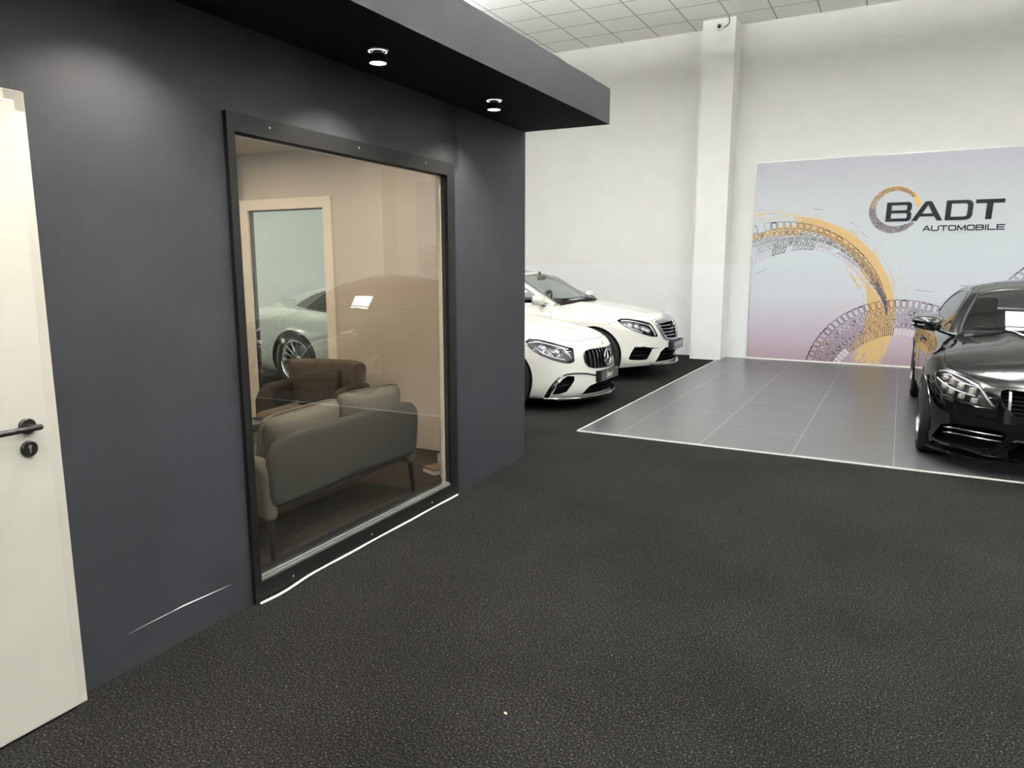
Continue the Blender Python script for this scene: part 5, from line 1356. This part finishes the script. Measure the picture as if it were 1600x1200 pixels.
for s in (-1, 1):
    g = lambda P: P if s < 0 else mir(P)
    for P_, r_ in ((g([(.50, -.80, .165), (.535, -.785, .25), (.59, -.745, .335), (.65, -.68, .392), (.72, -.58, .407), (.80, -.42, .392), (.86, -.28, .36)]), .010), (g([(.53, -.79, .165), (.565, -.765, .25), (.61, -.72, .33)]), .016), (g([(.515, -.79, .16), (.55, -.775, .235), (.60, -.735, .31)]), .014)):
        b = MB(); b.tube([q + Vector(DI(s)).normalized() * .001 for q in line_on(sf, P_, 30, DI(s))], r_, 8); b.build('intake_trim', M['gloss_black'], car, smooth=True)
    b = MB(); b.tube([q - Vector(DI(s)).normalized() * .03 for q in line_on(sf, g([(.60, -.72, .27), (.66, -.65, .28), (.72, -.58, .29)]), 8, DI(s))], .005, 5); b.build('intake_blade', M['plastic'], car)
b = MB(); sp = [(.47, -.80, .150), (.62, -.70, .146), (.75, -.55, .140), (.83, -.38, .138), (.885, -.18, .138), (.895, 0, .138)]; sp = sp + [(p[0], -p[1], p[2]) for p in sp[-2::-1]]
Q = catmull(sp, 60); V = []
for q in Q: d_ = Vector((q[0] + 1.2, q[1], 0)).normalized(); V += [(q[0] + d_.x * .018, q[1] + d_.y * .018, q[2]), (q[0] + d_.x * .018, q[1] + d_.y * .018, q[2] - .014), (q[0] - d_.x * .10, q[1] - d_.y * .10, q[2] - .014), (q[0] - d_.x * .10, q[1] - d_.y * .10, q[2] + .004)]
b.add(V, [(4 * i + k, 4 * i + (k + 1) % 4, 4 * i + 4 + (k + 1) % 4, 4 * i + 4 + k) for i in range(59) for k in range(4)] + [(0, 1, 2, 3), (239, 238, 237, 236)]); b.build('front_splitter', M['gloss_black'], car)
b = MB(); b.tube([(q[0] + .012, q[1] * 1.0, q[2] + .003) for q in Q], .0035, 6); b.build('splitter_edge', M['chrome'], car, smooth=True)
b = MB()
for z in (.20, .24): b.tube([(sf.hit((.9, y, z), D_FRONT)[0].x - .03, y, z) for y in np.linspace(-.37, .37, 20)], .005, 5)
b.build('lower_mesh', M['plastic'], car)
number_plate(car, .922, .345)
hood = [(-.70, -.74, .90), (-.2, -.715, .87), (.176, -.685, .829), (.436, -.61, .786), (.62, -.47, .748), (.70, -.33, .742), (.75, -.15, .74), (.765, 0, .74)]
gap(car, sf, hood + mir(hood)[1:], 'bonnet_gap', D=(.1, 0, 1), n=110)
for s in (1, -1):
    gap(car, sf, [(.30, s * .86, .73), (.30, s * .88, .715), (.20, s * .93, .70)], 'bumper_gap')
    h = sf.hit((.36, s * .884, .54), (.3, s, 0))[0]; b = MB(); bmm = bmesh.new(); bmesh.ops.create_uvsphere(bmm, u_segments=10, v_segments=6, radius=.007); b.bm(bmm, 0, Matrix.Translation(h)); b.build('parking_sensor', M['satin'], car)
gap(car, sf, [(-3.16 + .09 * math.cos(a), -.95, .82 + .09 * math.sin(a)) for a in np.linspace(0, 2 * PI, 30)[:-1]], 'fuel_flap_gap', r=.0018, D=(0, -1, 0), closed=True, n=60)
h = sf.hit((.83, 0, .70), (1, 0, .5)); b = MB(); bx = Matrix.Translation(h[0] + Vector((.001, 0, 0))) @ Matrix.Rotation(R(52), 4, 'Y'); b.lathe([(0, .002), (.024, .002), (.027, 0)], 24, bx); b.build('bonnet_badge', M['satin'], car, smooth=True)
for s in (1, -1): mirror_part(car, c, s, -.80, .97, .985)

# ---- white sedan ----------------------------------------------------------------
c, car, sf = sedan, car2, sf2
hl = [(.305, -.855, .826), (.35, -.80, .846), (.441, -.725, .838), (.551, -.649, .816), (.655, -.55, .784), (.680, -.535, .764), (.757, -.47, .605), (.747, -.485, .597), (.691, -.584, .608), (.622, -.678, .641), (.519, -.78, .691), (.43, -.84, .742), (.355, -.86, .79)]
GH = {-1: sheet(sf, hl, DH(-1), 8, 90), 1: sheet(sf, mir(hl), DH(1), 8, 90)}
go = both([(.80, 0, .842), (.80, -.16, .834), (.75, -.33, .816), (.69, -.452, .796), (.70, -.468, .765), (.74, -.44, .70), (.80, -.372, .592), (.822, -.335, .552), (.861, -.22, .532), (.886, 0, .522)])
GO = sheet(sf, go, D_FRONT, 8, 110)
ginn = both([(.83, 0, .785), (.80, -.2, .780), (.745, -.40, .762), (.785, -.372, .672), (.814, -.322, .594), (.838, -.27, .566), (.884, 0, .552)])
GN = sheet(sf, ginn, D_FRONT, 8, 110)
ik = [(.472, -.832, .322), (.499, -.815, .40), (.531, -.785, .469), (.572, -.748, .478), (.715, -.567, .443), (.705, -.577, .41), (.661, -.63, .30), (.603, -.704, .294), (.491, -.812, .303)]
GI = {-1: sheet(sf, ik, DI(-1), 6, 60), 1: sheet(sf, mir(ik), DI(1), 6, 60)}
lo = both([(.88, 0, .435), (.874, -.18, .432), (.832, -.32, .440), (.792, -.412, .391), (.738, -.485, .253), (.818, -.31, .256), (.88, 0, .262)]); GL = sheet(sf, lo, D_FRONT, 6, 90)
cuts2 += [cutter(GH[s], DH(s), .06, .06) for s in (1, -1)] + [cutter(GN, D_FRONT, .06, .09)] + [cutter(GI[s], DI(s), .05, .07) for s in (1, -1)] + [cutter(GL, D_FRONT, .05, .07)]
common(c, car, body2, sf, cuts2, 'sedan', -.82, M['leathergrey'], 'sedan')
for s in (-1, 1):
    g = lambda P: P if s < 0 else mir(P)
    headlight(car, sf, GH[s], DH(s), s, g([(.45, -.77, .765), (.52, -.71, .75), (.60, -.65, .71), (.645, -.60, .685)]), [(g([(.35, -.82, .825), (.44, -.745, .815), (.55, -.665, .79), (.65, -.565, .755)]), .006), (g([(.66, -.56, .76), (.70, -.525, .69), (.735, -.50, .62)]), .011), (g([(.40, -.84, .775), (.50, -.785, .715), (.61, -.69, .665)]), .005)], rad=.034)
# chrome grille frame: surface between the outer and inner outlines, standing proud
def ring_between(surf, A, Bq, lift, D):
    D = Vector(D).normalized(); n = 120; cA = np.mean(np.array(A), 0)
    def sample(P):
        Q = polyline(P, 600); an = [math.atan2(q[2] - .68, q[1]) for q in Q]; o_ = np.argsort(an); an = np.array(an)[o_]; Q = np.array(Q)[o_]
        t = np.linspace(-PI, PI, n, endpoint=False); return [np.array([np.interp(v, an, Q[:, k], period=2 * PI) for k in range(3)]) for v in t]
    SA, SB = sample(A), sample(Bq); V = []
    for a_, b_ in zip(SA, SB):
        for s_, l in ((0, -.002), (0.0, lift * .6), (.25, lift), (.6, lift * .9), (1, lift * .2), (1, -.05)):
            p = a_ + (b_ - a_) * s_; V.append(surf.hit(p, D)[0] + D * l)
    m = 6; return V, [(m * i + k, m * ((i + 1) % n) + k, m * ((i + 1) % n) + k + 1, m * i + k + 1) for i in range(n) for k in range(m - 1)]
b = MB(); V, F = ring_between(sf, go, ginn, .016, D_FRONT); b.add(V, F); gl = b.build('grille', M['greychrome'], car, smooth=True, angle=50)
b = MB()
for z in (.735, .690, .645, .600):
    ys = [y for y in np.linspace(-.42, .42, 61) if (zspan(ginn, y) and zspan(ginn, y)[0] < z < zspan(ginn, y)[1])]
    for zz, r_ in ((z, .0058),): b.tube([(sf.hit((.9, y, z), D_FRONT)[0].x - .012, y, zz) for y in ys], r_, 6)
b.build('louvre', M['chrome'], gl, smooth=True)
b = MB(); b.tube([(sf.hit((.9, 0, z), D_FRONT)[0].x - .002, 0, z) for z in np.linspace(.545, .79, 10)], .013, 8); b.build('centre_bar', M['chrome'], gl, smooth=True)
b = MB(); x_ = sf.hit((.9, 0, .68), D_FRONT)[0].x - .03; b.box(x_ - .03, x_, -.11, .0, .655, .765); b.build('radar_panel', M['plastic'], gl)
gap(car, sf, [(go[k][0], go[k][1] * 1.035, .68 + (go[k][2] - .68) * 1.06) for k in range(len(go))], 'grille_gap', r=.004, D=D_FRONT, closed=True, n=110, smooth=False)
for s in (-1, 1):
    g = lambda P: P if s < 0 else mir(P)
    b = MB(); b.tube([q + Vector(DI(s)).normalized() * .004 for q in line_on(sf, g([(.535, -.785, .474), (.60, -.71, .474), (.70, -.585, .450), (.78, -.46, .44)]), 24, DI(s))], [.006] * 6 + [.009] * 12 + [.003] * 6, 8); b.build('intake_fin', M['gloss_black'], car, smooth=True)
    for z in (.36, .41): b = MB(); b.tube([q - Vector(DI(s)).normalized() * .035 for q in line_on(sf, g([(.52, -.79, z), (.60, -.70, z), (.68, -.61, z)]), 8, DI(s))], .004, 5); b.build('intake_blade', M['plastic'], car)
sp = [(.70, -.58, .235), (.78, -.44, .222), (.86, -.22, .215), (.885, 0, .213)]; sp = sp + [(p[0], -p[1], p[2]) for p in sp[-2::-1]]
b = MB(); b.tube([(q[0] + .008, q[1], q[2] + .008) for q in catmull(sp, 50)], .005, 6); b.build('splitter_edge', M['chrome'], car, smooth=True)
b = MB(); b.tube([(q[0], q[1], q[2] - .012) for q in catmull(sp, 50)], .014, 6); b.build('front_splitter', M['gloss_black'], car, smooth=True)
b = MB()
for z in (.30, .345, .39): b.tube([(sf.hit((.9, y, z), D_FRONT)[0].x - .03, y, z) for y in np.linspace(-.42, .42, 20)], .006, 5)
b.build('lower_mesh', M['plastic'], car)
number_plate(car, .925, .458, kind='amg')
hood = [(-.64, -.66, 1.005), (-.52, -.755, .969), (-.385, -.80, .945), (-.196, -.80, .921), (.2, -.765, .870), (.45, -.70, .84), (.60, -.58, .82), (.67, -.47, .81)]
for s in (1, -1):
    gap(car, sf, hood if s < 0 else mir(hood), 'bonnet_gap', D=(.1, 0, 1), n=70)
    gap(car, sf, [(.305, s * .87, .815), (.26, s * .90, .80), (.20, s * .93, .785)], 'bumper_gap')
    for p in ((.40, .87, .60), (.66, .63, .55)): h = sf.hit((p[0], s * p[1], p[2]), (.5, s * .6, 0))[0]; b = MB(); bmm = bmesh.new(); bmesh.ops.create_uvsphere(bmm, u_segments=10, v_segments=6, radius=.008); b.bm(bmm, 0, Matrix.Translation(h)); b.build('parking_sensor', M['whitepaint'], car)
h = sf.hit((.70, 0, .9), (0, 0, 1))[0]; b = MB(); Mx = Matrix.Translation(h + Vector((0, 0, .048))) @ Matrix.Rotation(R(-8), 4, 'Y') @ Matrix(((0, 0, 1, 0), (1, 0, 0, 0), (0, 1, 0, 0), (0, 0, 0, 1)))
star(b, Mx, .034, .0045, depth=.004); b.lathe([(0, 0), (.016, 0), (.010, .006), (.004, .012), (.004, .018), (0, .018)], 16, Matrix.Translation(h)); b.build('hood_ornament', M['chrome'], car, smooth=True, angle=30)
for s in (1, -1): mirror_part(car, c, s, -.80, .99, 1.075, 1.05)

# ---- black car --------------------------------------------------------------------
c, car, sf = black, car3, sf3
hl = [(.308, -.863, .696), (.301, -.855, .727), (.343, -.812, .750), (.468, -.724, .729), (.596, -.617, .680), (.643, -.575, .629), (.700, -.517, .531), (.689, -.539, .518), (.652, -.608, .515), (.567, -.715, .536), (.449, -.815, .562), (.365, -.86, .627)]
GH = {-1: sheet(sf, hl, DH(-1), 8, 90), 1: sheet(sf, mir(hl), DH(1), 8, 90)}
grl = both([(.80, 0, .662), (.78, -.18, .664), (.74, -.36, .667), (.685, -.47, .668), (.665, -.50, .655), (.678, -.505, .618), (.714, -.473, .548), (.75, -.40, .475), (.775, -.32, .435), (.80, -.16, .415), (.81, 0, .412)])
GG = sheet(sf, grl, D_FRONT, 8, 110)
ik = [(.375, -.865, .205), (.43, -.84, .275), (.475, -.81, .335), (.555, -.736, .360), (.668, -.596, .368), (.735, -.46, .364), (.745, -.43, .32), (.699, -.524, .215), (.648, -.603, .197), (.441, -.80, .190)]
GI = {-1: sheet(sf, ik, DI(-1), 6, 60), 1: sheet(sf, mir(ik), DI(1), 6, 60)}
lo = both([(.80, 0, .30), (.79, -.25, .30), (.76, -.34, .29), (.74, -.42, .22), (.75, -.40, .165), (.80, 0, .165)]); GL = sheet(sf, lo, D_FRONT, 6, 90)
cuts3 += [cutter(GH[s], DH(s), .06, .06) for s in (1, -1)] + [cutter(GG, D_FRONT, .06, .09)] + [cutter(GI[s], DI(s), .05, .07) for s in (1, -1)] + [cutter(GL, D_FRONT, .05, .07)]
common(c, car, body3, sf, cuts3, 'black', -.80, M['leather'], 'black')
for s in (-1, 1):
    g = lambda P: P if s < 0 else mir(P)
    rowA = [(.375, -.80, .690), (.44, -.755, .665), (.505, -.71, .64), (.57, -.645, .62), ]
    rowB = [(.415, -.82, .625), (.48, -.775, .595), (.545, -.72, .572), (.61, -.65, .552)]
    o = headlight(car, sf, GH[s], DH(s), s, [], [(g([(.315, -.855, .725), (.36, -.81, .735), (.47, -.725, .712), (.585, -.63, .668), (.635, -.585, .615), (.685, -.535, .54)]), .0085), (g([(.33, -.86, .675), (.43, -.80, .635), (.52, -.74, .61), (.62, -.65, .592)]), .005), (g([(.40, -.78, .715), (.50, -.72, .675), (.60, -.625, .655)]), .004)], recess=.035)
    for p in g(rowA + rowB):
        D = Vector(DH(s)).normalized(); h = sf.hit(p, D)[0] - D * .028; u = D.cross(Vector((0, 0, 1))).normalized(); v = u.cross(D); Mx = Matrix(((u.x, v.x, D.x, h.x), (u.y, v.y, D.y, h.y), (u.z, v.z, D.z, h.z), (0, 0, 0, 1)))
        b = MB(); b.rbox(-.030, .030, -.027, .027, -.012, .010, .009, 3, M=Mx); b.build('lamp_unit', M['lampwarm'], o, smooth=True)
b = MB()
for y in (-.43, -.335, -.24, -.145, .145, .24, .335, .43):
    z0_, z1_ = zspan(grl, y); pts = []
    for k in range(13):
        z = z0_ - .004 + (z1_ - z0_ + .008) * k / 12; h = sf.hit((.9, y, z), D_FRONT)[0]; pts.append((h.x - .016, y, z))
    ribbon(b, pts, .018, .035)
gl = b.build('grille', M['blackslat'], car)
b = MB(); sx = sf.hit((.9, 0, .535), D_FRONT)[0].x; Mx = Matrix.Translation((sx - .004, 0, .535)) @ Matrix(((0, 0, 1, 0), (1, 0, 0, 0), (0, 1, 0, 0), (0, 0, 0, 1)))
star(b, Mx, .085, .011, depth=.010); b.build('star_emblem', M['chrome'], gl, smooth=True, angle=30)
b = MB(); b.lathe([(0, -.004), (.083, -.006), (.085, -.03), (0, -.03)], 32, Mx); b.build('emblem_backing', M['gloss_black'], gl)
b = MB()
for z in np.linspace(.44, .64, 8):
    ys = [y for y in np.linspace(-.49, .49, 41) if (zspan(grl, y) and zspan(grl, y)[0] < z < zspan(grl, y)[1])]; b.tube([(sf.hit((.9, y, z), D_FRONT)[0].x - .06, y, z) for y in ys], .004, 5)
b.build('grille_mesh', M['plastic'], gl)
b = MB(); V, F = band(GG, sf, D_FRONT, .014, .006); b.add(V, F); b.build('grille_surround', M['gloss_black'], gl, smooth=True)
for s in (-1, 1):
    g = lambda P: P if s < 0 else mir(P)
    for z, dz in ((.325, 0), (.285, .0)):
        b = MB(); b.tube([q - Vector(DI(s)).normalized() * .012 for q in line_on(sf, g([(.48, -.80, z - .01), (.56, -.73, z), (.66, -.60, z), (.73, -.46, z)]), 20, DI(s))], .006, 6); b.build('intake_blade', M['gloss_black'], car, smooth=True)
    # curved gloss blade under the intake, rising towards the centre
    top = g([(.40, -.84, .205), (.484, -.78, .192), (.651, -.596, .188), (.705, -.510, .198), (.748, -.425, .270), (.765, -.37, .303), (.78, -.30, .303)])
    T_ = line_on(sf, top, 50, DI(s)); b = MB(); b.tube([q + Vector(DI(s)).normalized() * .010 for q in T_], .010, 8); b.build('bumper_blade', M['blackpaint'], car, smooth=True)
sp = [(.36, -.90, .150), (.50, -.80, .145), (.65, -.61, .140), (.73, -.46, .150), (.78, -.28, .160), (.81, 0, .160)]; sp = sp + [(p[0], -p[1], p[2]) for p in sp[-2::-1]]
Q = catmull(sp, 60); b = MB(); V = []
for q in Q: d_ = Vector((q[0] + 1.2, q[1], 0)).normalized(); V += [(q[0] + d_.x * .03, q[1] + d_.y * .03, q[2]), (q[0] + d_.x * .03, q[1] + d_.y * .03, q[2] - .018), (q[0] - d_.x * .10, q[1] - d_.y * .10, q[2] - .016), (q[0] - d_.x * .10, q[1] - d_.y * .10, q[2] + .01)]
b.add(V, [(4 * i + k, 4 * i + (k + 1) % 4, 4 * i + 4 + (k + 1) % 4, 4 * i + 4 + k) for i in range(59) for k in range(4)] + [(0, 1, 2, 3), (239, 238, 237, 236)]); b.build('front_splitter', M['blackpaint'], car)
number_plate(car, .845, .345)
hood = [(-.70, -.70, .92), (-.41, -.80, .88), (.0, -.815, .82), (.356, -.805, .755), (.585, -.60, .712), (.653, -.52, .700), (.70, -.36, .697), (.735, -.18, .696), (.745, 0, .696)]
gap(car, sf, hood + mir(hood)[1:], 'bonnet_gap', D=(.3, 0, 1), n=120)
for s in (1, -1):
    gap(car, sf, [(.30, s * .875, .69), (.20, s * .92, .66), (.15, s * .93, .655)], 'bumper_gap')
    mirror_part(car, c, s, -.68, .925, 1.03, .95)
# white sheet behind the black car's windscreen, glow added to match its reflection
p = MB(); p.box(-.004, .004, -.15, .15, -.105, .105); o = p.build('glowing_sheet', M['plastic'])
p = MB(); p.box(.004, .0045, -.148, .148, -.103, .103); p.build('glow_face', M['display'], o)
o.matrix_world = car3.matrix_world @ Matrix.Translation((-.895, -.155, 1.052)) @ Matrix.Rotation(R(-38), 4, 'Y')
tag(o, 'blank white sheet with added glow, taken for a display, standing behind the windscreen of the black car', 'display')
